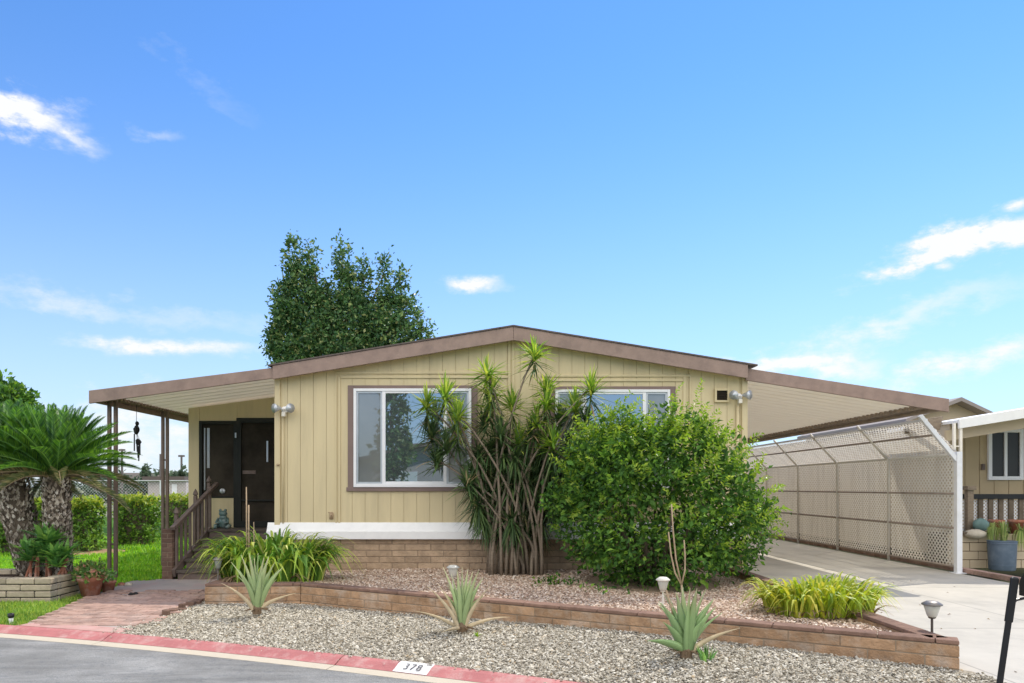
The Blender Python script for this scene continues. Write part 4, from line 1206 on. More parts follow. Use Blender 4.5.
# ------------------------------------------------------------------ the neighbour
nh = thing('neighbour_home', 'tan neighbouring home with a white framed dark window behind the lattice fence', 'mobile home', (11, 15, 0))
NY = 14.6; NX = 9.35
m_ = MB(); m_.prism([(NX, 0), (16.5, 0), (16.5, 2.9), (12.9, 3.12), (NX, 2.74)], NY + 0.02, 34); m_.build('wall', M['neigh_wall'], nh)
m_ = MB(); x_ = NX
while x_ < 16.4:
    z1 = 2.74 + (x_ - NX) * 0.107 if x_ < 12.9 else 3.1 - (x_ - 12.9) * 0.06
    m_.prism([(x_ + .006, 0.0), (x_ + 0.294, 0.0), (x_ + 0.294, z1 - 0.03), (x_ + .006, z1 - 0.06)], NY, NY + 0.021); x_ += 0.3
m_.build('siding', M['neigh_dark'], nh)
m_ = MB(); m_.prism([(NX - 0.1, 2.73), (12.9, 3.14), (12.9, 3.2), (NX - 0.1, 2.79)], NY - 0.3, 34.3); m_.prism([(12.9, 3.14), (16.8, 2.9), (16.8, 2.96), (12.9, 3.2)], NY - 0.3, 34.3)
m_.build('roof', M['roof'], nh)
def neigh_win(xa, xb, ya_, yb_):
    x0, x1, z0, z1 = X(xa, NY), X(xb, NY), Z(yb_, NY), Z(ya_, NY)
    m_ = MB(); f = 0.075
    m_.box(x0, x0 + f, NY - 0.05, NY + 0.002, z0, z1); m_.box(x1 - f, x1, NY - 0.05, NY + 0.002, z0, z1)
    m_.box(x0 + f, x1 - f, NY - 0.05, NY + 0.002, z0, z0 + f); m_.box(x0 + f, x1 - f, NY - 0.05, NY + 0.002, z1 - f, z1)
    xm = (x0 + x1) / 2; m_.box(xm - 0.03, xm + 0.03, NY - 0.045, NY + 0.002, z0 + f, z1 - f)
    w_ = m_.build('window', M['vinyl'], nh, bevel=0.004)
    for a, b in ((x0 + f, xm - 0.03), (xm + 0.03, x1 - f)): MB().box(a, b, NY - 0.02, NY + 0.001, z0 + f, z1 - f).build('pane', M['dark_glass'], w_)
neigh_win(987, 1022, 429, 480)
m_ = MB(); m_.box(X(995, NY), X(1005, NY), NY - 0.16, NY, Z(430, NY), Z(424.5, NY)); m_.ball((X(1000, NY), NY - 0.16, Z(429, NY)), 0.10, 0.1, 0.05); m_.build('porch_lamp', M['black'], nh)
m_ = MB(); m_.box(X(981, NY), X(984, NY), NY - 0.04, NY, Z(470, NY), Z(464, NY)); m_.build('meter_box', M['rail_wood'], nh)
# awning of the neighbour
na = thing('neighbour_awning', 'white framed sloping patio awning on slim posts beside the lattice fence', 'awning', (9, 12, 0))
def na_z(x): return 2.56 + 0.165 * (x - 7.86)
m_ = MB(); m_.prism([(7.86, na_z(7.86) - 0.05), (12.5, na_z(12.5) - 0.05), (12.5, na_z(12.5)), (7.86, na_z(7.86))], 12.05, 14.25); m_.build('roof_panel', M['white'], na)
m_ = MB(); m_.prism([(7.84, na_z(7.84) - 0.15), (12.5, na_z(12.5) - 0.17), (12.5, na_z(12.5) + 0.02), (7.84, na_z(7.84) + 0.01)], 12.0, 12.05); m_.build('fascia_board', M['white'], na, bevel=0.004)
m_ = MB(); m_.prism([(7.84, na_z(7.84) - 0.34), (12.5, na_z(12.5) - 0.34), (12.5, na_z(12.5) - 0.2), (7.84, na_z(7.84) - 0.155)], 12.35, 12.42); m_.build('cross_beam', M['neigh_wall'], na)
for x_ in (7.78, 7.89):
    m_ = MB(); m_.box(x_ - 0.02, x_ + 0.02, 12.03, 12.07, 0.0, na_z(7.86) - 0.06); m_.build('post', M['ceiling'], na)
m_ = MB(); m_.box(7.8, 7.87, 12.04, 12.06, 2.1, 2.12); m_.box(7.8, 7.87, 12.04, 12.06, 1.9, 1.92); m_.build('post_tie', M['ceiling'], na)
m_ = MB(); m_.prism([(7.25, 2.36), (7.80, 2.42), (7.86, 2.66), (7.26, 2.58)], 12.46, 12.6); m_.build('end_beam', M['bark'], na, bevel=0.01)
# small gable far behind
bh = thing('back_house', 'far pale gabled house roof peeking above the carport corner', 'house', (19.6, 30, 0))
m_ = MB(); m_.prism([(17.5, 0), (22.0, 0), (22.0, 3.7), (19.3, 4.98), (17.5, 4.3)], 30, 40); m_.build('wall', M['neigh_wall'], bh)
m_ = MB(); m_.prism([(19.3, 4.98), (22.4, 3.52), (22.4, 3.66), (19.3, 5.14)], 29.4, 40); m_.prism([(17.0, 4.1), (19.3, 4.98), (19.3, 5.14), (17.0, 4.24)], 29.4, 40); m_.build('roof', M['far_roof'], bh)

# neighbour's raised bed, railing and pots
nw = thing('block_planter', 'tan block raised bed under the neighbouring awning beside the blue barrel', 'garden wall', (9, 12.4, 0))
m_ = MB(); blocks(m_, (8.02, 12.45), (12, 12.45), 0.0, 4, 0.15, 0.30, 0.15, 0.010, 0.004); m_.build('block_course', M['neigh_wall'], nw, bevel=0.006)
MB().box(8.03, 12, 12.46, 13.2, 0.0, 0.585).build('soil', M['soil'], nw)
m_ = MB(); m_.box(8.0, 8.75, 12.36, 12.62, 0.60, 0.64); m_.build('ledge', M['dark_bark'], nw, bevel=0.005)
rl = thing('porch_railing', 'dark railing with white diamond lattice inserts on the neighbouring porch', 'railing', (9.5, 12.9, 0))
RY = 12.95
m_ = MB(); m_.box(8.45, 12, RY - 0.04, RY + 0.04, Z(499, RY), Z(494, RY)); m_.box(8.45, 12, RY - 0.02, RY + 0.02, 0.55, 0.62); m_.build('rail', M['black'], rl, bevel=0.005)
x_ = X(968, RY)
while x_ < 11.5:
    m_ = MB(); m_.box(x_, x_ + 0.085, RY - 0.015, RY + 0.02, 0.58, Z(499, RY)); m_.build('baluster', M['dark_bark'], rl); x_ += 0.185
lat = MB()
def lattice_xz(mb, X0, X1, Z0, Z1, y, d=0.045, wdt=0.02):
    sub = MB(); lattice(sub, X0, X1, (0, Z0), (0, Z1), d, wdt)
    mb.add([(v[1], y + v[0], v[2]) for v in sub.V], sub.F)
lattice_xz(lat, 8.45, 11.5, 0.62, Z(500, RY), RY + 0.035); lat.build('lattice_panel', M['vinyl'], rl)
m_ = MB(); m_.box(X(966, 12.8), X(972, 12.8), 12.75, 12.85, 0.5, Z(488, 12.8)); m_.box(X(964, 12.8), X(973, 12.8), 12.7, 12.9, Z(490, 12.8), Z(486, 12.8)); m_.build('end_post', M['bark'], rl, bevel=0.005)
bl_ = thing('blue_barrel', 'slate blue plastic barrel with bands standing on the brick edging', 'barrel', (8.68, 12.15, 0))
bx, by = X(1002, 12.15), 12.15; bz = 0.0
m_ = MB(); m_.lathe((bx, by, bz), [(0.185, 0), (0.195, 0.02), (0.205, 0.2), (0.21, 0.36), (0.215, 0.46), (0.215, 0.5), (0.19, 0.5), (0.18, 0.42)], 28); m_.build('body', M['barrel'], bl_, smooth=True)
for zz, rr in ((0.09, 0.202), (0.45, 0.222), (0.485, 0.222)):
    m_ = MB(); m_.lathe((bx, by, bz + zz), [(rr - 0.012, 0), (rr, 0.004), (rr, 0.016), (rr - 0.012, 0.02)], 28); m_.build('hoop', M['barrel'], bl_)
MB().lathe((bx, by, bz + 0.4), [(0.17, 0), (0.175, 0.03)], 20).build('soil', M['soil'], bl_)
def hang_plant(name, label, c, n, rad, up, down, m, wd=0.018):
    lf_ = []
    for i in range(n):
        a = random.uniform(0, 2 * PI); r = rad * random.uniform(0.4, 1.0)
        b = (c[0] + 0.3 * r * math.cos(a), c[1] + 0.3 * r * math.sin(a), c[2])
        t_ = (c[0] + r * math.cos(a), c[1] + r * math.sin(a) * 0.8, c[2] + random.uniform(-down, up))
        k_ = ((b[0] + t_[0]) / 2, (b[1] + t_[1]) / 2, max(b[2], t_[2]) + up * 0.5)
        lf_.append((b, k_, t_, wd * random.uniform(0.7, 1.3)))
    V, Fq = strap_arrays(lf_, 4)
    o = link_mesh(name, V, Fq, m, org=c); return tag(o, label, 'plant')
hang_plant('succulent', 'pale green succulent growing out of the blue barrel', (bx + 0.03, by, 0.48), 130, 0.13, 0.32, 0.02, M['succulent'])
hang_plant('succulent', 'pale trailing succulent spilling over the ledge left of the blue barrel', (X(993, 12.3), 12.3, 0.72), 120, 0.13, 0.1, 0.45, M['succulent'])
hang_plant('succulent', 'pale trailing succulent at the right edge past the blue barrel', (X(1021, 12.3), 12.3, 0.66), 110, 0.17, 0.12, 0.4, M['succulent'])
for name, label, px, py, rx_, rz_, mm in (('garden_rock', 'large pale flat rock on the neighbouring raised bed', 975, 534, 0.19, 0.085, 'rock'), ('garden_rock', 'teal grey rock behind the pale rock on the raised bed', 981, 525, 0.14, 0.12, 'teal_rock')):
    yq = 12.4 if mm == 'rock' else 12.62
    c = (X(px, yq), yq, Z(py, yq)); m_ = MB(); m_.ball(c, rx_, rx_ * 0.7, rz_, 12, 8, 0.06)
    o = m_.build(name, M[mm], org=(c[0], c[1], c[2] - rz_), smooth=True); tag(o, label, 'rock')
for label, px, py in (('terracotta pot on the raised bed behind the trailing succulent', 996, 524), ('orange clay pot by the railing at the far right', 1016, 525)):
    yq = 12.7; c = (X(px, yq), yq, 0.585)
    m_ = MB(); m_.lathe(c, [(0.08, 0), (0.12, 0.2), (0.13, 0.2), (0.13, 0.25), (0.11, 0.25), (0.10, 0.2)], 18)
    o = m_.build('clay_pot', M['terracotta'], org=c, smooth=True); tag(o, label, 'flower pot')

# ------------------------------------------------------------------ mailbox
mbx = thing('mailbox_post', 'leaning black mailbox post with a box arm at the right edge by the driveway', 'mailbox', (2.9, 4, -0.05))
My = 4.0
def mp(px, py): return Vector((X(px, My), My, Z(py, My)))
m_ = MB(); m_.bar(mp(990, 750), mp(1015, 577), 0.034, 0.012, up=(0, 1, 0)); m_.build('post', M['black'], mbx, bevel=0.004)
m_ = MB(); m_.bar(mp(1008.5, 622), mp(1014.8, 578), 0.042, 0.018, up=(0, 1, 0)); m_.build('sleeve', M['black'], mbx, bevel=0.004)
m_ = MB(); m_.tube([mp(1010.5, 606), mp(1016, 600), mp(1030, 597)], 0.008, 8); m_.build('brace', M['black'], mbx)
m_ = MB()
bx0, bx1, bz0, bz1 = 3.005, 3.485, Z(597.5, My), Z(573, My)
n_ = 10; prof = [(-0.08, bz0), (0.08, bz0)] + [(0.08 * math.cos(PI * i / n_), bz1 - 0.08 + 0.08 * math.sin(PI * i / n_)) for i in range(n_ + 1)]
nn = len(prof); V = [(bx0, My + a, z) for a, z in prof] + [(bx1, My + a, z) for a, z in prof]
m_.add(V, [tuple(range(nn)), tuple(range(2 * nn - 1, nn - 1, -1))] + [(i, i + nn, (i + 1) % nn + nn, (i + 1) % nn) for i in range(nn)])
m_.build('box', M['black'], mbx, bevel=0.004)
m_ = MB(); m_.bar((bx0 + 0.02, My, bz0 - 0.012), (bx1 + 0.0, My, bz0 - 0.012), 0.06, 0.02); m_.build('arm', M['black'], mbx)

# ------------------------------------------------------------------ solar path lights
def solar(label, px, pytop, pybot, Y, zb, wpx=13, tone='lamp_metal', capm='lamp_cap', group='solar path lights in the planter', shade='lamp_glass'):
    s = F_PX / Y; xc = X(px, Y); zt_ = Z(pytop, Y); h = (pybot - pytop) / s; r = wpx / s / 2
    o = thing('path_light', label, 'garden light', (xc, Y, zb), group)
    MB().tube([(xc, Y, zb - 0.06), (xc, Y, zt_ - h)], 0.010, 10).build('stake', M[tone], o)
    MB().lathe((xc, Y, zt_ - h), [(r * 0.38, 0), (r * 0.50, h * 0.12), (r * 0.80, h * 0.72), (r * 0.78, h * 0.74)], 20).build('lamp_shade', M[shade], o, smooth=True)
    MB().lathe((xc, Y, zt_ - h * 0.27), [(r * 0.86, 0), (r, 0.004), (r * 0.98, h * 0.1), (r * 0.55, h * 0.26), (r * 0.2, h * 0.28)], 24).build('lamp_cap', M[capm], o, smooth=True)
    MB().lathe((xc, Y, zt_ - h - 0.012), [(r * 0.3, 0), (r * 0.40, 0.012)], 14).build('collar', M[tone], o)
    return o
solar('dark stemmed solar path light at the right corner of the planter', 932, 601, 617, 5.95, 0.17, 19)
solar('grey topped solar path light behind the right aloe', 663, 577, 590.5, 7.25, 0.18, 14, 'galv', 'galv')
solar('pale solar path light half hidden behind the middle aloe', 453, 565, 577, 8.75, 0.17, 13, 'galv', 'lamp_glass')
solar('greenish grey solar path light among the strap leaves by the steps', 218, 557, 569, 9.05, 0.17, 10, 'lamp_cap', 'lamp_cap', shade='dull_glass')
gl = thing('ground_spotlight', 'tiny black and white ground spotlight in the grass verge by the kerb', 'garden light', (X(11, 7.6), 7.6, -0.05))
cx_ = X(11, 7.6)
MB().tube([(cx_, 7.6, -0.06), (cx_, 7.6, 0.02)], 0.022, 10).build('stake', M['vinyl'], gl)
MB().lathe((cx_, 7.6, 0.018), [(0.02, 0), (0.032, 0.015), (0.03, 0.05), (0.01, 0.055)], 14).build('lamp_head', M['black'], gl, smooth=True)

# ------------------------------------------------------------------ left block planter, pots
lp = thing('grey_block_planter', 'grey tan split block planter holding the sago palms', 'planter', (-6.8, 9.8, -0.05))
m_ = MB(); mc = MB()
PZ = -0.06
for p, q in (((-8.6, 9.0), (-5.63, 9.0)), ((-5.63, 9.0 + 0.17), (-5.63, 10.1)), ((-5.8, 10.1), (-8.6, 10.1))):
    blocks(m_, p, q, PZ, 4, 0.083, 0.36, 0.16, 0.009, 0.008, first=0.07)
    d = (Vector(q) - Vector(p)).normalized(); n = Vector((-d.y, d.x))
    a = Vector(p) + n * 0.015 + d * 0.01; b = Vector(q) + n * 0.015 - d * 0.01
    mc.slab([tuple(a), tuple(b), tuple(b + n * 0.13), tuple(a + n * 0.13)], PZ, PZ + 0.32)
m_.build('block_course', M['grey_block'], lp, bevel=0.012)
mc.build('mortar', M['dark'], lp)
MB().box(-8.6, -5.78, 9.15, 10.0, PZ, 0.2).build('soil', M['soil'], lp)

def pot(name, label, c, r, h, m):
    o = thing(name, label, 'flower pot', c)
    MB().lathe(c, [(r * 0.66, 0), (r * 0.95, h * 0.72), (r * 1.04, h * 0.74), (r * 1.06, h), (r * 0.94, h), (r * 0.86, h * 0.85)], 26).build('pot', m, o, smooth=True)
    MB().lathe((c[0], c[1], c[2] + h * 0.8), [(r * 0.85, 0), (r * 0.88, h * 0.06)], 20).build('soil', M['soil'], o)
    return o
pc = (X(90.5, 9.42), 9.42, -0.04)
pot('clay_pot', 'chipped whitewashed terracotta pot with flowers beside the grey block planter', pc, 0.155, 0.30, M['terracotta'])
pc2 = (X(108, 9.85), 9.85, -0.04)
pot('clay_pot', 'small terracotta pot behind the whitewashed pot near the awning posts', pc2, 0.10, 0.17, M['terracotta'])
P, O = crown_clumps([(pc[0], pc[1], pc[2] + 0.33, 0.21, 0.18, 0.13)], 120)
V, Fq = clump_leaves(P, O, 6, 0.025, 0.05, 0.03, up=0.5)
o = leaves('potted_flowers', [(V, Fq)], M['flower'], org=(pc[0], pc[1], pc[2] + 0.26)); tag(o, 'small leafy flowers growing in the whitewashed terracotta pot', 'plant')
P, O = crown_clumps([(pc2[0] - .02, pc2[1], pc2[2] + 0.2, 0.10, 0.10, 0.09)], 40)
V, Fq = clump_leaves(P, O, 6, 0.02, 0.05, 0.03, up=0.5)
o = leaves('potted_herb', [(V, Fq)], M['agave'], org=(pc2[0], pc2[1], pc2[2] + 0.15)); tag(o, 'tiny green seedling in the small terracotta pot', 'plant')
# little cat ornament by the post
cc = (X(108.5, 10.4), 10.4, -0.045)
co_ = thing('cat_ornament', 'small white sitting cat ornament near the foot of the awning posts', 'ornament', cc)
MB().lathe(cc, [(0.05, 0), (0.06, 0.04), (0.045, 0.11), (0.03, 0.14)], 14).build('body', M['rock'], co_, smooth=True)
m_ = MB(); m_.ball((cc[0], cc[1], cc[2] + 0.165), 0.038, 0.036, 0.034)
for s in (-1, 1): m_.lathe((cc[0] + s * 0.022, cc[1], cc[2] + 0.185), [(0.013, 0), (0.001, 0.03)], 6)
m_.build('head', M['rock'], co_, smooth=True)
for dx in (0.14, 0.24):
    m_ = MB(); m_.ball((cc[0] + dx, cc[1] + 0.1, -0.02), 0.06, 0.05, 0.035, 10, 7, 0.12); o = m_.build('garden_rock', M['terracotta'] if dx < 0.2 else M['rock'], org=(cc[0] + dx, cc[1] + 0.1, -0.05), smooth=True)
    tag(o, 'reddish stone beside the white cat ornament' if dx < 0.2 else 'pale stone at the edge of the path near the awning posts', 'rock')
for i, (px, py) in enumerate(((131, 594.5), (135.5, 594))):
    yq = F_PX * (CAM_H + 0.005) / (py - HY); c = (X(px, yq), yq, 0.0)
    m_ = MB(); m_.ball(c, 0.035, 0.03, 0.022, 9, 6, 0.2); o = m_.build('pine_cone', M['dark'], org=c)
    tag(o, 'dark pine cone lying on the brick path, ' + ('left of its pair' if i == 0 else 'right of its pair'), 'pine cone', 'two dark cones on the path')

# ------------------------------------------------------------------ cycads
def cycad(name, label, base, top, r0, r1, nf, R, rise, seed):
    rg = random.Random(seed); ng = np.random.default_rng(seed)
    o = thing(name, label, 'palm', base)
    base = Vector(base); top = Vector(top)
    m_ = MB(); n = 9
    m_.tube([base.lerp(top, i / n) for i in range(n + 1)], [(r0 + (r1 - r0) * i / n) * (0.9 + 0.06 * math.sin(i * 2.1)) for i in range(n + 1)], 16)
    trunk = m_.build('trunk', M['dark_bark'], o, smooth=True)
    # old leaf-base scales
    P = []; D = []; N = []
    for i in range(1500):
        u = rg.random(); a = rg.uniform(0, 2 * PI); c = base.lerp(top, u); r = (r0 + (r1 - r0) * u) * 0.92
        out = Vector((math.cos(a), math.sin(a), 0))
        P.append(c + out * r * 1.06); D.append((out * rg.uniform(0.15, 0.6) + Vector((rg.uniform(-.2, .2), rg.uniform(-.2, .2), rg.uniform(0.5, 1.0)))).normalized()); N.append(out - Vector((0, 0, 0.2)))
    V, Fq = leaf_arrays(np.array(P), np.array(D), unit(np.array(N)), 0.065 + ng.normal(size=1500) * 0.014, 0.042)
    leaves('leaf_scar', [(V, Fq)], M['scale'], trunk)
    fr_new = []; fr_old = []
    rach = MB(); rach_old = MB()
    for i in range(nf):
        u = i / nf                       # 0 = oldest, lowest
        a = i * 2.39996 + rg.uniform(-0.2, 0.2)
        e0 = math.radians(4 + 80 * u ** 0.62 + rg.uniform(-5, 5))
        Lf = R * rg.uniform(0.9, 1.06) * (1.16 - 0.26 * u)
        d0 = Vector((math.cos(a) * math.cos(e0), math.sin(a) * math.cos(e0), math.sin(e0)))
        p = top + Vector((math.cos(a), math.sin(a), 0)) * r1 * 0.4 + Vector((0, 0, 0.02 + 0.1 * u))
        pts_ = [p]; d = d0.copy(); ns = 12
        for k in range(ns):
            d = (d + Vector((0, 0, -0.035 - 0.045 * (1 - u)))).normalized()
            p = p + d * (Lf / ns); pts_.append(p)
        old = u < 0.13
        (rach_old if old else rach).tube(pts_, [0.009 * (1 - 0.75 * k / ns) for k in range(ns + 1)], 5, cap=False)
        # leaflets
        Pn = []; Dn = []; Nn = []; Ln = []
        M_ = 70
        for k in range(M_):
            q = 0.10 + 0.9 * k / (M_ - 1); f = q * ns; i0 = min(int(f), ns - 1)
            pp_ = pts_[i0].lerp(pts_[i0 + 1], f - i0); tg = (pts_[i0 + 1] - pts_[i0]).normalized()
            sdv = tg.cross(Vector((0, 0, 1)))
            if sdv.length < 0.05: sdv = Vector((math.sin(a), -math.cos(a), 0))
            sdv.normalize(); upv = sdv.cross(tg)
            ll = R * 0.165 * (math.sin(PI * min(1, q * 0.9 + 0.12)) ** 0.6) * rg.uniform(0.85, 1.1)
            for s in (-1, 1):
                Pn.append(pp_); Dn.append((sdv * s * 0.62 + tg * 0.75 + upv * 0.55).normalized()); Nn.append(upv); Ln.append(ll)
        arr = leaf_arrays(np.array(Pn), np.array(Dn), np.array(Nn), np.array(Ln), 0.0115)
        (fr_old if old else fr_new).append(arr)
    leaves('frond', fr_new, M['cycad'], o)
    leaves('drooping_frond', fr_old, M['cycad_old'], o)
    rach.build('frond_stem', M['agave'], o); rach_old.build('drooping_frond_stem', M['dry_stalk'], o)
    # woolly heart
    m_ = MB(); m_.lathe(tuple(top), [(r1 * 0.9, -0.03), (r1 * 0.75, 0.05), (r1 * 0.3, 0.12), (0.01, 0.15)], 14); m_.build('heart', M['dry_stalk'], o, smooth=True)
    return o
M['scale'] = leaf_mat('trunk_scale', [(0, (0.09, 0.07, 0.055)), (0.35, (0.30, 0.245, 0.19)), (0.75, (0.55, 0.48, 0.40)), (1, (0.75, 0.69, 0.60))], 0.0, 0.85, 0.15)
cy = 9.75
cycad('sago_palm', 'sago palm with an upright shaggy trunk, nearest the awning posts', (X(58, cy), cy, 0.17), (X(56.5, cy), cy, Z(480, cy)), 0.165, 0.150, 96, 1.02, 1, 5)
cy2 = 9.95
cycad('sago_palm', 'sago palm with a thick trunk leaning left at the left edge', (X(34, cy2), cy2, 0.17), (X(8, cy2), cy2, Z(476, cy2)), 0.18, 0.22, 90, 1.08, 1, 9)
# low rosettes at their feet
def rosette(name, label, c, n, R, m, wd, rg, lo=10, hi=75):
    lf_ = []
    for i in range(n):
        a = i * 2.4 + rg.uniform(-.3, .3); e = math.radians(rg.uniform(lo, hi)); Lf = R * rg.uniform(0.75, 1.1)
        d = Vector((math.cos(a) * math.cos(e), math.sin(a) * math.cos(e), math.sin(e)))
        b = Vector(c); k_ = b + d * Lf * 0.55; t_ = b + d * Lf + Vector((d.x, d.y, 0)) * Lf * 0.12 - Vector((0, 0, Lf * 0.16))
        lf_.append((b, k_, t_, wd * rg.uniform(0.8, 1.2)))
    return strap_arrays(lf_, 5)
rg = random.Random(3)
for label, px, py, Y_, R_ in (('broad green rosette plant in front of the palm trunks, left one', 33, 556, 9.5, 0.32), ('broad green rosette plant at the foot of the upright palm', 48, 545, 9.55, 0.36), ('broad green rosette plant at the right corner of the grey planter', 62, 558, 9.45, 0.30)):
    c = (X(px, Y_), Y_, Z(py, Y_)); arrs = []
    for j in range(8):
        cc2 = (c[0] + rg.uniform(-.12, .12), c[1] + rg.uniform(-.1, .1), c[2] + rg.uniform(-0.16, 0.08))
        arrs.append(rosette('', '', cc2, 16, R_ * rg.uniform(0.7, 1.05), M['agave'], 0.065, rg))
    o = thing('rosette_plant', label, 'plant', (c[0], c[1], 0.2))
    leaves('leaf', arrs, M['agave'], o)
    m_ = MB()
    for j in range(4): m_.tube([(c[0] + rg.uniform(-.1, .1), c[1] + rg.uniform(-.1, .1), 0.18), (c[0] + rg.uniform(-.1, .1), c[1], c[2])], 0.018, 6)
    m_.build('stem', M['terracotta'], o)

# ------------------------------------------------------------------ strap leaf clumps
def strap_clump(name, label, c, rx, ry, H, n, wd, m, seed, dead=0, droop=0.5, spread=1.0, core=0.62):
    rg = random.Random(seed); live = []; dd = []
    for i in range(n + dead):
        a = rg.uniform(0, 2 * PI); rr = math.sqrt(rg.random())
        b = Vector((c[0] + rx * core * rr * math.cos(a), c[1] + ry * core * rr * math.sin(a), c[2]))
        a2 = a + rg.uniform(-0.9, 0.9)
        Lf = H * rg.uniform(0.75, 1.3)
        lean = (0.12 + 0.55 * rr + rg.uniform(-0.1, 0.35)) * spread
        out = Vector((math.cos(a2), math.sin(a2) * ry / rx, 0))
        k_ = b + out * Lf * lean * 0.35 + Vector((0, 0, Lf * 0.95))
        t_ = b + out * Lf * (lean * 0.9 + 0.1) + Vector((0, 0, Lf * (1.0 - droop * lean * rg.uniform(0.6, 1.5))))
        t_.z = max(t_.z, c[2] + 0.03)
        if i >= n:
            k_ = b + out * Lf * 0.3 + Vector((0, 0, Lf * 0.35)); t_ = b + out * Lf * 0.8; t_.z = c[2] + 0.03
            dd.append((b, k_, t_, wd * 0.7))
        else: live.append((b, k_, t_, wd * rg.uniform(0.7, 1.15)))
    o = thing(name, label, 'plant', c)
    leaves('leaf', [strap_arrays(live, 6)], m, o)
    if dd: leaves('dead_leaf', [strap_arrays(dd, 4)], M['dead_leaf'], o)
    return o
sc_ = strap_clump('lily_clump', 'large arching dark green strap leaf clump at the left of the planter', (X(273, 9.5), 9.5, 0.16), 0.76, 0.5, 0.68, 720, 0.062, M['lily'], 21, dead=24, droop=1.05, spread=0.78, core=0.88)
strap_clump('spider_lily', 'yellow green strap leaf clump on the right of the planter by the driveway', (X(818, 7.05), 7.05, 0.17), 0.62, 0.40, 0.37, 420, 0.040, M['lily_yellow'], 22, dead=70, droop=0.75, spread=1.0, core=0.85)
# dry flower stalks standing in the left clump
for i, (px, y0_, y1_, w_) in enumerate(((246.5, 560, 487, 0.010), (248.8, 560, 505, 0.013), (254.0, 560, 522, 0.008))):
    Y_ = 9.3; m_ = MB(); m_.tube([(X(px + 0.5, Y_), Y_, 0.16), (X(px, Y_), Y_, Z((y0_ + y1_) / 2, Y_)), (X(px - 0.2, Y_), Y_, Z(y1_, Y_))], [w_, w_ * 0.9, w_ * 0.7], 7)
    m_.build('flower_stalk', M['dry_stalk'], sc_, smooth=True)

# ------------------------------------------------------------------ aloes
def aloe_leaf(mb, b, t, w, th, bow=0.25):
    """fleshy tapering leaf with a channelled face"""
    b = Vector(b); t = Vector(t); d = t - b; Lf = d.length
    out = Vector((d.x, d.y, 0))
    c = b + d * 0.45 + Vector((-out.x * bow, -out.y * bow, Lf * bow * 0.25)) if abs(d.z) > 0.4 * Lf else b + d * 0.5 + Vector((0, 0, Lf * bow * 0.55))
    n = 9; vs = []; fs = []
    for i in range(n + 1):
        u = i / n
        p = b * (1 - u) ** 2 + c * (2 * u * (1 - u)) + t * u * u
        dr = ((c - b) * (1 - u) + (t - c) * u).normalized()
        sd_ = dr.cross(Vector((-out.y, out.x, 0)) if False else Vector((0, 0, 1)))
        if sd_.length < 0.15: sd_ = Vector((out.y, -out.x, 0)) if out.length > 1e-3 else Vector((1, 0, 0))
        sd_.normalize(); up = sd_.cross(dr)
        tw_ = 0.85 if out.x > 0 else -0.85
        sd_, up = sd_ * math.cos(tw_) + up * math.sin(tw_), up * math.cos(tw_) - sd_ * math.sin(tw_)
        ww = w * 0.5 * max(0.03, (1 - u ** 1.5) * (0.85 + 0.3 * min(1, u * 3))); tt = th * max(0.1, 1 - u)
        vs += [p + sd_ * ww + up * tt * 0.7, p + up * tt * 0.12, p - sd_ * ww + up * tt * 0.7, p - sd_ * ww * 0.55 - up * tt * 0.55, p - up * tt, p + sd_ * ww * 0.55 - up * tt * 0.55]
    for i in range(n):
        for k in range(6):
            a = i * 6 + k; e_ = i * 6 + (k + 1) % 6
            fs.append((a, e_, e_ + 6, a + 6))
    fs.append(tuple(range(n * 6, n * 6 + 6)))
    mb.add(vs, fs)
def aloe(label, px, py, Y, tips, w, mm, group='aloes in the gravel bed', extra=6, seed=1):
    rg = random.Random(seed)
    b0 = Vector((X(px, Y), Y, Z(py, Y)))
    o = thing('aloe', label, 'aloe', b0, None)
    gr = MB(); dr = MB()
    for tx_, ty_, kind in tips:
        dy = rg.uniform(-0.28, 0.12) * (0.5 if kind == 'g' else 0.7)
        t_ = Vector((X(tx_, Y + dy), Y + dy, Z(ty_, Y + dy)))
        side = (tx_ - px) / 60
        b = b0 + Vector((max(-0.05, min(0.05, side * 0.06)), dy * 0.2, 0.05 if kind == 'g' else 0.03))
        (gr if kind == 'g' else dr).__class__
        aloe_leaf(gr if kind == 'g' else dr, b, t_, w * (1 if kind == 'g' else 0.72), w * 0.22, 0.22 if kind == 'g' else 0.2)
    for i in range(extra):
        a = rg.uniform(0.2, PI - 0.2); Lf = rg.uniform(0.35, 0.5)
        t_ = b0 + Vector((math.cos(a) * Lf * 0.55, math.sin(a) * Lf * 0.5, Lf * rg.uniform(0.8, 1.1)))
        aloe_leaf(gr, b0 + Vector((0, 0.03, 0.05)), t_, w, w * 0.22)
    gr.build('leaf', M[mm], o, smooth=True)
    dr.build('dry_leaf', M['aloe_dry'], o, smooth=True)
    # withered leaves round the foot
    ft = MB()
    for i in range(16):
        a = i * 0.9; Lf = rg.uniform(0.08, 0.17)
        aloe_leaf(ft, b0 + Vector((0, 0, 0.035)), b0 + Vector((math.cos(a) * Lf, math.sin(a) * Lf, 0.012)), 0.035, 0.008)
    ft.lathe(tuple(b0), [(0.05, -0.02), (0.055, 0.05), (0.035, 0.09)], 10)
    ft.build('withered_leaf', M['aloe_brown'], o)
    return o
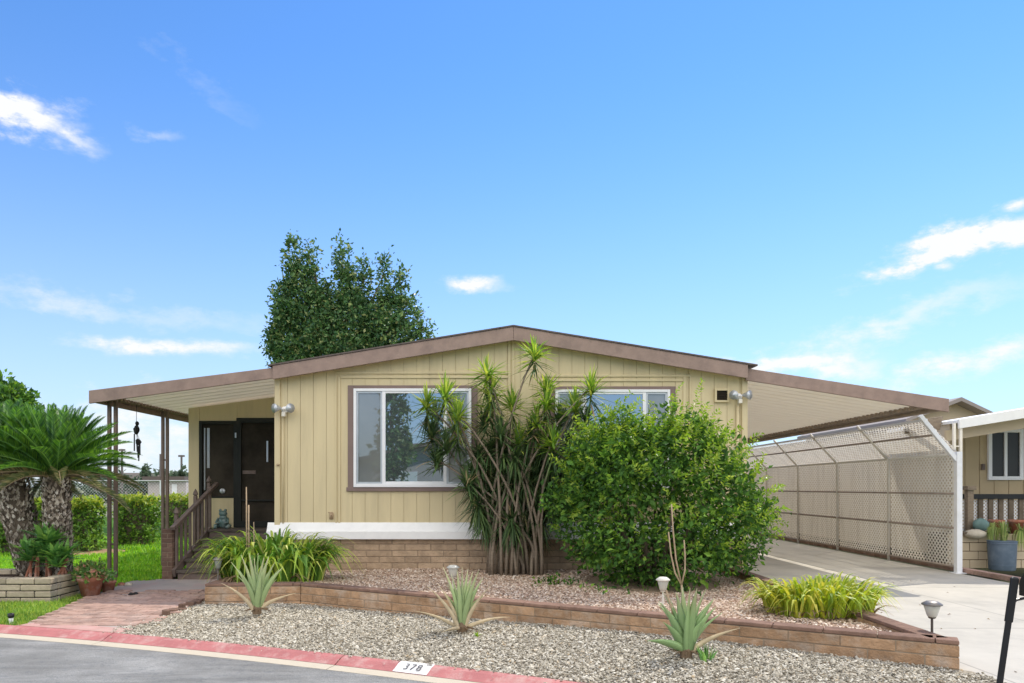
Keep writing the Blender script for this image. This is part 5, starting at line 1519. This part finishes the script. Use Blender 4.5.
aloe('aloe on the left of the gravel bed with two long dry lower leaves', 257, 612, 7.9, [(221, 583, 'd'), (296, 593, 'd'), (231, 562, 'g'), (239, 570, 'g'), (241, 555, 'g'), (249, 553, 'g'), (254, 558, 'g'), (258, 553, 'g'), (264, 557, 'g'), (269, 556, 'g'), (275, 562, 'g'), (283, 567, 'g'), (246, 570, 'g'), (262, 572, 'g')], 0.085, 'aloe', extra=10, seed=1)
aloe('aloe in the middle of the gravel bed, tightly upright with pale tips', 462, 631, 6.97, [(414, 611, 'd'), (510, 617, 'd'), (441, 633, 'd'), (427, 586, 'd'), (437, 583, 'd'), (443, 567, 'g'), (451, 574, 'g'), (457, 570, 'g'), (462, 567, 'g'), (468, 569, 'g'), (473, 571, 'g'), (479, 570, 'g'), (482, 580, 'g'), (491, 585, 'd'), (455, 585, 'g'), (470, 585, 'g'), (448, 580, 'g')], 0.072, 'aloe', extra=10, seed=2)
a3 = aloe('aloe on the right of the gravel bed with bare branching flower stalks', 686, 655, 5.83, [(647, 641, 'g'), (661, 603, 'g'), (663, 622, 'g'), (676, 592, 'g'), (682, 587, 'g'), (690, 588, 'g'), (697, 588, 'g'), (706, 589, 'g'), (713, 601, 'g'), (716, 607, 'g'), (722, 613, 'g'), (740, 628, 'd'), (675, 615, 'g'), (694, 612, 'g'), (686, 606, 'g'), (703, 620, 'g')], 0.098, 'aloe_blue', extra=9, seed=3)
m_ = MB(); Y_ = 5.95
def p3(px, py): return (X(px, Y_), Y_, Z(py, Y_))
m_.tube([p3(684, 640), p3(683, 605), p3(681.5, 585)], [0.011, 0.009, 0.008], 7)
for pts_ in ([(681.5, 585), (675, 573), (671, 555), (668.5, 532)], [(681.5, 585), (676, 560), (673, 530), (671.5, 504)], [(681.5, 585), (685, 570), (685, 555), (684, 540)]):
    m_.tube([p3(*q) for q in pts_], [0.0075, 0.007, 0.0065, 0.005], 7)
m_.tube([p3(666, 590), p3(672, 610), p3(677, 635)], 0.008, 6)
m_.build('flower_stalk', M['dry_stalk'], a3, smooth=True)
b0 = Vector((X(707, 5.72), 5.72, Z(661, 5.72))); pup = MB(); rg = random.Random(8)
for i in range(16):
    a = rg.uniform(0, 2 * PI); aloe_leaf(pup, b0 + Vector((math.cos(a) * 0.04, math.sin(a) * 0.04, 0.0)), b0 + Vector((math.cos(a) * 0.09, math.sin(a) * 0.07, rg.uniform(0.07, 0.13))), 0.035, 0.009)
o = pup.build('aloe', M['agave'], org=b0, smooth=True); tag(o, 'tiny aloe pup beside the base of the right aloe', 'aloe')
for lab, px, py in (('small green weed beside the middle aloe', 477, 637),):
    Y_ = F_PX * (CAM_H) / (py - HY); c = (X(px, Y_), Y_, 0.0)
    V, Fq = rosette('', '', c, 14, 0.07, None, 0.016, rg, 20, 80)
    o = link_mesh('weed', V, Fq, M['bush_young'], org=c); tag(o, lab, 'weed')

# ------------------------------------------------------------------ dracaena
dr = thing('dracaena', 'tall multi stemmed dracaena with spiky leaf tufts between the two windows', 'shrub', (X(517, 10.5), 10.5, 0.15))
rg = random.Random(14)
heads = [(534.5, 352, 1), (487, 372, 1), (492, 389, 1), (490.5, 406, 1), (427, 404, 1), (445.5, 393, 1), (457, 412, 1), (512.5, 404, 1), (545.5, 388, 1), (546, 402, 1), (591, 387, 1), (575, 405, 1), (537, 420, 1), (519, 440, 1), (553, 441, 1), (432, 434, 0), (437, 460, 0), (467, 482, 0), (458, 430, 1), (485, 424, 0), (586, 420, 0), (560, 420, 0), (500, 432, 0), (570, 445, 0), (447, 446, 0)]
dark = [(478, 455), (490, 450), (503, 455), (515, 460), (528, 455), (540, 462), (552, 465), (474, 474), (484, 476), (498, 480), (512, 484), (526, 482), (540, 488), (556, 486), (566, 470), (476, 492), (492, 500), (508, 505), (522, 508), (536, 510), (505, 440), (530, 438), (545, 445), (575, 465), (478, 508), (496, 520), (512, 522), (540, 520), (555, 505), (568, 492), (486, 520), (504, 530), (520, 532), (534, 530)]
def spiky(c, n, R, droop_lo, droop_hi, wd, rg, sag=1.0):
    lf_ = []
    for i in range(n):
        a = rg.uniform(0, 2 * PI); e = math.radians(rg.uniform(droop_lo, droop_hi)); Lf = R * rg.uniform(0.75, 1.12)
        d = Vector((math.cos(a) * math.cos(e), math.sin(a) * math.cos(e), math.sin(e)))
        b = Vector(c) - Vector((0, 0, rg.uniform(0, 0.14)))
        k_ = b + d * Lf * 0.55; t_ = b + d * Lf - Vector((0, 0, Lf * sag * (0.10 + 0.12 * math.cos(e))))
        lf_.append((b, k_, t_, wd * rg.uniform(0.8, 1.2)))
    return strap_arrays(lf_, 4, 0.35)
base = Vector((X(516, 10.5), 10.5, 0.12))
def stem(path, r0, r1):
    m_ = MB(); n = len(path)
    m_.tube(path, [r0 + (r1 - r0) * i / (n - 1) for i in range(n)], 8); return m_
def stem_path(tip, k):
    b = base + Vector((0.42 * ((k * 0.618) % 1.0 - 0.5) * 2, 0.16 * math.cos(k * 1.3), 0))
    tip = Vector(tip); pts_ = []
    for i in range(9):
        u = i / 8
        x_ = b.x + (tip.x - b.x) * (u ** 1.9); y_ = b.y + (tip.y - b.y) * u; z_ = b.z + (tip.z - b.z) * (u ** 0.92)
        pts_.append((x_ + rg.uniform(-.012, .012), y_ + rg.uniform(-.012, .012), z_))
    return pts_
for k, (px, py, br) in enumerate(heads):
    Y_ = 10.35 + rg.uniform(-0.28, 0.15) if br else 10.5 + rg.uniform(-0.25, 0.2)
    c = (X(px, Y_), Y_, Z(py, Y_))
    V, Fq = spiky(c, 66, 0.35 if br else 0.37, -25, 88, 0.034, rg, 0.45 if br else 1.0)
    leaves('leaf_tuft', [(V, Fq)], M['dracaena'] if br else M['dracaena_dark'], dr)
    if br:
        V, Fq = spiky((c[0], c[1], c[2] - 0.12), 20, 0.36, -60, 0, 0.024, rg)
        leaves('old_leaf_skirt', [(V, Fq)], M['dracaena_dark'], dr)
    if k < 19: stem(stem_path(c, k), 0.025, 0.011).build('stem', M['bark'], dr, smooth=True)
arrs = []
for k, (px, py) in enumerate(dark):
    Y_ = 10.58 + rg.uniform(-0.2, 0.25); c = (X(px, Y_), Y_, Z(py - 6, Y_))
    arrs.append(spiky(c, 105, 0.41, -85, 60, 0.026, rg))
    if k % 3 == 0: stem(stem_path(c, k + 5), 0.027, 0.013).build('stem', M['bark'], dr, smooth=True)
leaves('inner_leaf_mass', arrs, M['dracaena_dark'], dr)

# ------------------------------------------------------------------ big round bush
bs = thing('bush', 'large rounded leafy green bush covering the right front of the house', 'bush', (X(655, 9.5), 9.5, 0.15))
BY = 9.5
def lobe(px, py, rpx, rpz, ry, dy=0): 
    s = F_PX / (BY + dy); return (X(px, BY + dy), BY + dy, Z(py, BY + dy), rpx / s, ry, rpz / s)
lobes = [lobe(655, 512, 100, 78, 1.1), lobe(640, 475, 68, 50, 0.85), lobe(688, 476, 54, 44, 0.85, 0.1), lobe(612, 476, 50, 46, 0.75, -0.1), lobe(715, 515, 50, 60, 0.8), lobe(596, 525, 38, 46, 0.7, 0.1), lobe(662, 545, 76, 46, 1.0, -0.1), lobe(735, 530, 32, 42, 0.6, 0.1), lobe(603, 456, 28, 26, 0.5), lobe(688, 446, 26, 24, 0.5), lobe(645, 450, 25, 22, 0.45), lobe(622, 430, 12, 20, 0.3), lobe(692, 428, 13, 20, 0.3), lobe(722, 455, 16, 22, 0.35), lobe(590, 455, 20, 16, 0.3, -0.2), lobe(752, 510, 18, 18, 0.35), lobe(565, 500, 20, 14, 0.3), lobe(665, 420, 9, 14, 0.25)]
P, O = crown_clumps(lobes, 1450, shell=0.24)
P[:, 2] = np.maximum(P[:, 2], 0.25)
a1 = clump_leaves(P, O, 9, 0.06, 0.072, 0.042, up=0.2, wild=0.75)
P2_, O2_ = crown_clumps(lobes, 500, shell=0.5, deep=1.0)
P2_[:, 2] = np.maximum(P2_[:, 2], 0.22)
a2 = clump_leaves(P2_, O2_, 7, 0.09, 0.10, 0.055, up=0.1)
leaves('foliage', [a1, a2], M['bush_leaf'], bs)
# sprays of young growth
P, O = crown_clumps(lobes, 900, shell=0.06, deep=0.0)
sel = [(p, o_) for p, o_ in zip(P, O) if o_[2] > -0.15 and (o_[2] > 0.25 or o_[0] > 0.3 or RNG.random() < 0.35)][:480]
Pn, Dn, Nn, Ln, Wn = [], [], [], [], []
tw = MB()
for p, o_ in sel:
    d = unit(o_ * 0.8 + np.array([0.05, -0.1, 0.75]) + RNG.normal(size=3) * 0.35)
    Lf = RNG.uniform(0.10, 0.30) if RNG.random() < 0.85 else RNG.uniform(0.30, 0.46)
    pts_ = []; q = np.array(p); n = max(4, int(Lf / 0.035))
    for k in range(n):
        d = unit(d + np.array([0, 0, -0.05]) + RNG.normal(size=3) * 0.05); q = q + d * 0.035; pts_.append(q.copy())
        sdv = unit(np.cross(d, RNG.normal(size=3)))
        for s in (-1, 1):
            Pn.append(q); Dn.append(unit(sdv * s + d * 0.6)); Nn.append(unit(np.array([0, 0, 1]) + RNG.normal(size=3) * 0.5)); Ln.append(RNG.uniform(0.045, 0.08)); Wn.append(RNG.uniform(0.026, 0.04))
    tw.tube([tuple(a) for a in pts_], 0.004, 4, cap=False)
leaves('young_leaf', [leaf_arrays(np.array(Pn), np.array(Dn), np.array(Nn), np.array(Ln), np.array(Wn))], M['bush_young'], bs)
m_ = MB()
for i in range(9):
    a = i * 0.7; m_.tube([(X(655, BY) + 0.12 * math.cos(a), BY + 0.12 * math.sin(a), 0.1), (X(655, BY) + 0.5 * math.cos(a), BY + 0.4 * math.sin(a), 0.9), (X(655, BY) + 0.7 * math.cos(a), BY + 0.5 * math.sin(a), 1.3)], [0.04, 0.025, 0.01], 7)
m_.build('trunk', M['dark_bark'], bs, smooth=True)
# small creeping weeds in the planter
for lab, px, py, n in (('low green creeper at the left foot of the bush', 552, 582, 14), ('pale creeper between the bush and the middle of the planter', 602, 588, 6)):
    Y_ = F_PX * (CAM_H - 0.19) / (py - HY); c = (X(px, Y_), Y_, 0.19)
    P = np.array([c] * n) + RNG.normal(size=(n, 3)) * np.array([0.16, 0.1, 0.015]); O = np.tile([0, 0, 1.0], (n, 1))
    o = leaves('creeper', [clump_leaves(P, O, 9, 0.04, 0.05, 0.03)], M['bush_leaf'], org=c); tag(o, lab, 'weed')
c = (X(583, 8.0), 8.0, 0.2)

# ------------------------------------------------------------------ hedges
def hedge(label, x0, x1, y0, y1, h, n, seed):
    rgn = np.random.default_rng(seed)
    o = thing('hedge', label, 'hedge', ((x0 + x1) / 2, (y0 + y1) / 2, -0.05), 'clipped hedges along the lawn')
    z0, z1 = -0.02, h
    # faces: front, right, left, top
    areas = [((x1 - x0) * h), (y1 - y0) * h, (y1 - y0) * h, (x1 - x0) * (y1 - y0)]
    P = []; O = []
    for f, A in enumerate(areas):
        m_ = int(n * A / sum(areas))
        u = rgn.random(m_); v = rgn.random(m_); dpt = np.abs(rgn.normal(size=m_)) * 0.07
        bul = 0.05 * np.sin(u * 17 + f) + 0.04 * np.sin(v * 11)
        if f == 0: p = np.stack([x0 + u * (x1 - x0), y0 + dpt + bul, z0 + v * (z1 - z0)], 1); d = (0, -1, 0.1)
        elif f == 1: p = np.stack([x1 - dpt + bul, y0 + u * (y1 - y0), z0 + v * (z1 - z0)], 1); d = (1, 0, 0.1)
        elif f == 2: p = np.stack([x0 + dpt, y0 + u * (y1 - y0), z0 + v * (z1 - z0)], 1); d = (-1, 0, 0.1)
        else: p = np.stack([x0 + u * (x1 - x0), y0 + v * (y1 - y0), z1 - dpt + bul * 0.6], 1); d = (0, 0, 1)
        P.append(p); O.append(np.tile(d, (m_, 1)))
    Pa = np.concatenate(P[:3]); Oa = np.concatenate(O[:3]).astype(float)
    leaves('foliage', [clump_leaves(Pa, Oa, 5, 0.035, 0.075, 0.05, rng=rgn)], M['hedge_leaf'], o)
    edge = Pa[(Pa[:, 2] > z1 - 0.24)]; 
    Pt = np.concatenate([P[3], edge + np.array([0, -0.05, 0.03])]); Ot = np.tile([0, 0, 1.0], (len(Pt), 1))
    leaves('sun_tinted_top', [clump_leaves(Pt, Ot, 5, 0.035, 0.07, 0.045, rng=rgn)], M['hedge_sun_tint'], o)
    MB().box(x0 + 0.1, x1 - 0.1, y0 + 0.12, y1 - 0.1, -0.05, h - 0.1).build('woody_core', M['dark_bark'], o)
hedge('clipped hedge behind the sago palm trunks at the left', X(-30, 15.6), X(89, 15.6), 15.6, 16.2, 1.12, 1500, 31)
hedge('clipped hedge seen between the front awning posts and the pillar', X(114, 18.0), X(147, 18.0), 18.0, 18.7, 1.13, 700, 32)
hedge('clipped hedge farther back beside the porch corner', X(159, 20.5), X(205, 20.5), 20.5, 21.3, 1.13, 600, 33)

# ------------------------------------------------------------------ trees
def tree(name, label, base, top_z, lobes, ncl, per, rad, Ln, Wd, m, trunk_r, fork, seed, limbs=9):
    rgn = np.random.default_rng(seed); o = thing(name, label, 'tree', base)
    P, O = crown_clumps(lobes, ncl, rng=rgn, shell=0.22, deep=0.5)
    leaves('crown', [clump_leaves(P, O, per, rad, Ln, Wd, up=0.1, rng=rgn)], m, o)
    m_ = MB(); bx_, by_, bz_ = base
    m_.tube([(bx_, by_, bz_), (bx_ + 0.05, by_, bz_ + fork * 0.5), (bx_, by_, bz_ + fork)], [trunk_r * 1.25, trunk_r, trunk_r * 0.85], 10)
    tk = m_.build('trunk', M['dark_bark'], o, smooth=True)
    lm = MB()
    for i in range(limbs):
        l_ = lobes[i % len(lobes)]; s_ = (bx_, by_, bz_ + fork * 0.95); e_ = (l_[0], l_[1], l_[2] + l_[5] * 0.5)
        md_ = (s_[0] * 0.55 + e_[0] * 0.45, s_[1] * 0.55 + e_[1] * 0.45, s_[2] * 0.4 + e_[2] * 0.6)
        lm.tube([s_, md_, e_], [trunk_r * 0.55, trunk_r * 0.3, trunk_r * 0.06], 7)
    lm.build('limb', M['dark_bark'], tk, smooth=True)
TY = 30.0
def tl(px, py, rx, rz, ry=1.6, dy=0.0): return (X(px, TY), TY + dy, Z(py, TY), rx / 23.7, ry, rz / 23.7)
big = [tl(308, 318, 30, 28), tl(348, 318, 26, 26), tl(383, 328, 24, 22), tl(302, 340, 28, 30), tl(345, 345, 50, 32, 2.2), tl(392, 342, 26, 22),
       tl(294, 268, 5, 30, 0.6), tl(309, 270, 5, 30, 0.6), tl(299, 292, 15, 24, 0.9), tl(343, 272, 5, 34, 0.6), tl(350, 290, 10, 24, 0.8), tl(366, 288, 4, 30, 0.5), tl(384, 290, 5, 32, 0.5), tl(401, 292, 4, 28, 0.5), tl(392, 312, 12, 18, 0.7), tl(412, 318, 5, 22, 0.6), tl(424, 336, 6, 12, 0.6), tl(283, 304, 7, 26, 0.8), tl(280, 345, 10, 18, 0.9), tl(326, 302, 7, 20, 0.8), tl(330, 370, 58, 40, 2.0)]
tree('shade_tree', 'tall dark green tree rising behind the left roof slope', (X(340, TY), TY, -0.1), 12, big, 1750, 22, 0.15, 0.165, 0.095, M['tree_leaf'], 0.28, 5.0, 41, limbs=20)
def tl2(px, py, rx, rz, ry=1.2): return (X(px, 24), 24, Z(py, 24), rx / 29.6, ry, rz / 29.6)
tree('shade_tree', 'leafy tree at the left edge above the sago palms', (X(-40, 24), 24, -0.1), 6, [tl2(-15, 425, 42, 32), tl2(10, 398, 16, 12, 0.7), tl2(18, 412, 14, 9, 0.6), tl2(-20, 395, 32, 20), tl2(5, 430, 26, 22, 0.8)], 420, 12, 0.13, 0.20, 0.12, M['bush_leaf'], 0.18, 3.0, 42)

# ------------------------------------------------------------------ far background on the left
cf = thing('chain_link_fence', 'pale chain link fence far behind the hedges', 'fence', (-15, 34, -0.2))
FY = 34.0
m_ = MB()
for x_ in np.arange(-26, -6, 2.5): m_.tube([(x_, FY, -0.2), (x_, FY, 1.75)], 0.035, 6)
m_.build('post', M['white_pipe'], cf)
m_ = MB(); m_.tube([(-27, FY, 1.72), (-6, FY, 1.72)], 0.03, 6); m_.build('rail', M['alu'], cf)
ml = MB(); sub = MB(); lattice(sub, 0, 20, (0, 0.0), (0, 1.7), 0.11, 0.007); ml.add([(-26 + v[1], FY + v[0], v[2]) for v in sub.V], sub.F); ml.build('mesh', M['white_pipe'], cf)
fb = thing('far_building', 'long pale pink low building far beyond the chain link fence', 'building', (-38, 80, -0.2))
m_ = MB(); m_.box(X(90, 80), X(200, 80), 80, 92, -0.2, Z(479, 80)); m_.build('wall', M['far_wall'], fb)
m_ = MB(); m_.prism([(X(88, 80), Z(479, 80)), (X(202, 80), Z(479, 80)), (X(196, 80), Z(473, 80)), (X(120, 80), Z(473, 80))], 79, 93); m_.build('roof', M['far_roof'], fb)
for px in (140, 160, 172):
    m_ = MB(); m_.box(X(px, 80), X(px + 5, 80), 79.95, 80.0, Z(489, 80), Z(482, 80)); m_.build('window', M['vinyl'], fb)
fb2 = thing('far_building', 'low brown roofed building beyond the hedge by the porch corner', 'building', (-28, 60, -0.2))
m_ = MB(); m_.box(X(148, 60), X(186, 60), 60, 68, -0.2, Z(481, 60)); m_.build('wall', M['far_wall'], fb2)
m_ = MB(); m_.box(X(145, 60), X(187, 60), 59.5, 68, Z(481, 60) + .002, Z(476.5, 60)); m_.build('roof', M['roof'], fb2)
m_ = MB(); m_.box(X(172, 60), X(177, 60), 59.95, 60, Z(496, 60), Z(484, 60)); m_.build('door', M['vinyl'], fb2)
for lab, px, pt, Y_, arm in (('far light pole with twin heads left of the awning posts', 122, 449, 70, True), ('far wooden utility pole between the rear awning posts', 160.5, 454, 70, False), ('far lattice pole near the porch corner', 181.5, 455, 70, True)):
    o = thing('utility_pole', lab, 'pole', (X(px, Y_), Y_, -0.2))
    MB().tube([(X(px, Y_), Y_, -0.2), (X(px, Y_), Y_, Z(pt, Y_))], [0.13, 0.10], 8).build('post', M['pole'], o)
    if arm: MB().bar((X(px - 3, Y_), Y_, Z(pt + 1, Y_)), (X(px + 3, Y_), Y_, Z(pt + 1, Y_)), 0.15, 0.18).build('cross_arm', M['pole'], o)
for lab, px, pt, wp, Y_ in (('small far conifer left of the rear awning posts', 146, 466, 7, 65), ('far conifer beside the lattice pole', 182, 470, 11, 62), ('second small far conifer on the skyline', 175, 472, 6, 66)):
    s = F_PX / Y_; zt_ = Z(pt, Y_); o = thing('conifer', lab, 'tree', (X(px, Y_), Y_, -0.2))
    lbs = [(X(px, Y_), Y_, zt_ * f, wp / s / 2 * (1.15 - f), wp / s / 2 * (1.15 - f), zt_ * 0.14) for f in (0.35, 0.5, 0.65, 0.8, 0.92)]
    P, O = crown_clumps(lbs, 90); leaves('crown', [clump_leaves(P, O, 6, 0.1, 0.35, 0.2)], M['far_leaf'], o)
    MB().tube([(X(px, Y_), Y_, -0.2), (X(px, Y_), Y_, zt_ * 0.8)], 0.12, 6).build('trunk', M['dark_bark'], o)
P, O = crown_clumps([(X(px, 75), 75, 1.0, 4.0, 2.0, 1.5 + 0.5 * math.sin(px)) for px in range(60, 215, 14)], 420)
o = leaves('far_scrub', [clump_leaves(P, O, 7, 0.3, 0.5, 0.3)], M['far_leaf']); tag(o, 'hazy grey green scrub along the far fence line', 'scrub', kind='stuff')

# ------------------------------------------------------------------ across the street (mirrored in the window glass)
ah = thing('house_across_street', 'grey gabled house across the street mirrored in the left window', 'house', (-2, -17, -0.1))
m_ = MB(); m_.prism([(-8, -0.1), (4, -0.1), (4, 2.7), (-2, 4.0), (-8, 2.7)], -26, -17); m_.build('wall', M['far_wall'], ah)
m_ = MB(); m_.prism([(-8.6, 2.6), (-2, 4.02), (-2, 4.2), (-8.6, 2.78)], -26.3, -16.4); m_.prism([(-2, 4.02), (4.6, 2.6), (4.6, 2.78), (-2, 4.2)], -26.3, -16.4); m_.build('roof', M['brown'], ah)
for x_ in (-6, 0.5): MB().box(x_, x_ + 1.8, -17.0, -16.95, 1.1, 2.3).build('window', M['vinyl'], ah)
tree('street_tree', 'tall narrow tree across the street mirrored in the left window', (-5.2, -14, -0.1), 8, [(-5.2, -14, 3.0, 0.9, 0.9, 1.5), (-5.1, -14, 5.0, 0.8, 0.8, 1.6), (-5.3, -14, 6.8, 0.5, 0.5, 1.2)], 260, 10, 0.15, 0.25, 0.16, M['tree_leaf'], 0.14, 1.8, 44, limbs=3)
sheet('front_yard', [(-30, -40), (20, -40), (20, -6), (-30, -3)], -0.06, M['lawn'])

# fallen dry leaves over the beds and the drive
n = 420; P = []
while len(P) < n:
    x = random.uniform(-3.6, 6.8); y = random.uniform(4.6, 10.8)
    if x > 3.6:
        if random.random() < 0.8 or y < kerb_y(x) + .1: continue
        z = 0.006
    elif y > wall_y(x) + 0.2: z = fill_z(x, y) + 0.012
    elif kerb_y(x) + 0.05 < y < wall_y(x) - 0.03: z = grav_z(x, y) + 0.012
    else: continue
    P.append((x, y, z))
P = np.array(P); a = RNG.uniform(0, 2 * PI, n)
D = unit(np.stack([np.cos(a), np.sin(a), RNG.normal(size=n) * 0.15], 1)); N = unit(np.array([0, 0, 1.0]) + RNG.normal(size=(n, 3)) * 0.25)
o = leaves('leaf_litter', [leaf_arrays(P, D, N, RNG.uniform(0.025, 0.06, n), RNG.uniform(0.012, 0.025, n))], M['dead_leaf'])
tag(o, 'scattered dry brown leaves lying on the gravel, mulch and driveway', 'leaf litter', kind='stuff')
# a few strays on the kerb
pts = []
while len(pts) < 160:
    x = random.uniform(-3.9, 2.5); p = kerb_pt(x, abs(random.gauss(0, 0.05))); pts.append((p[0], p[1], -0.02 - 0.3 * max(0, 0.0)))
pts = [(x, y, -0.016 if (kerb_y(x) - y) < 0.06 else -0.035) for x, y, z in pts]
o = stones('stray_gravel', pts, 0.009, M['gravel']); tag(o, 'stray pebbles spilled from the bed onto the red kerb', 'gravel')
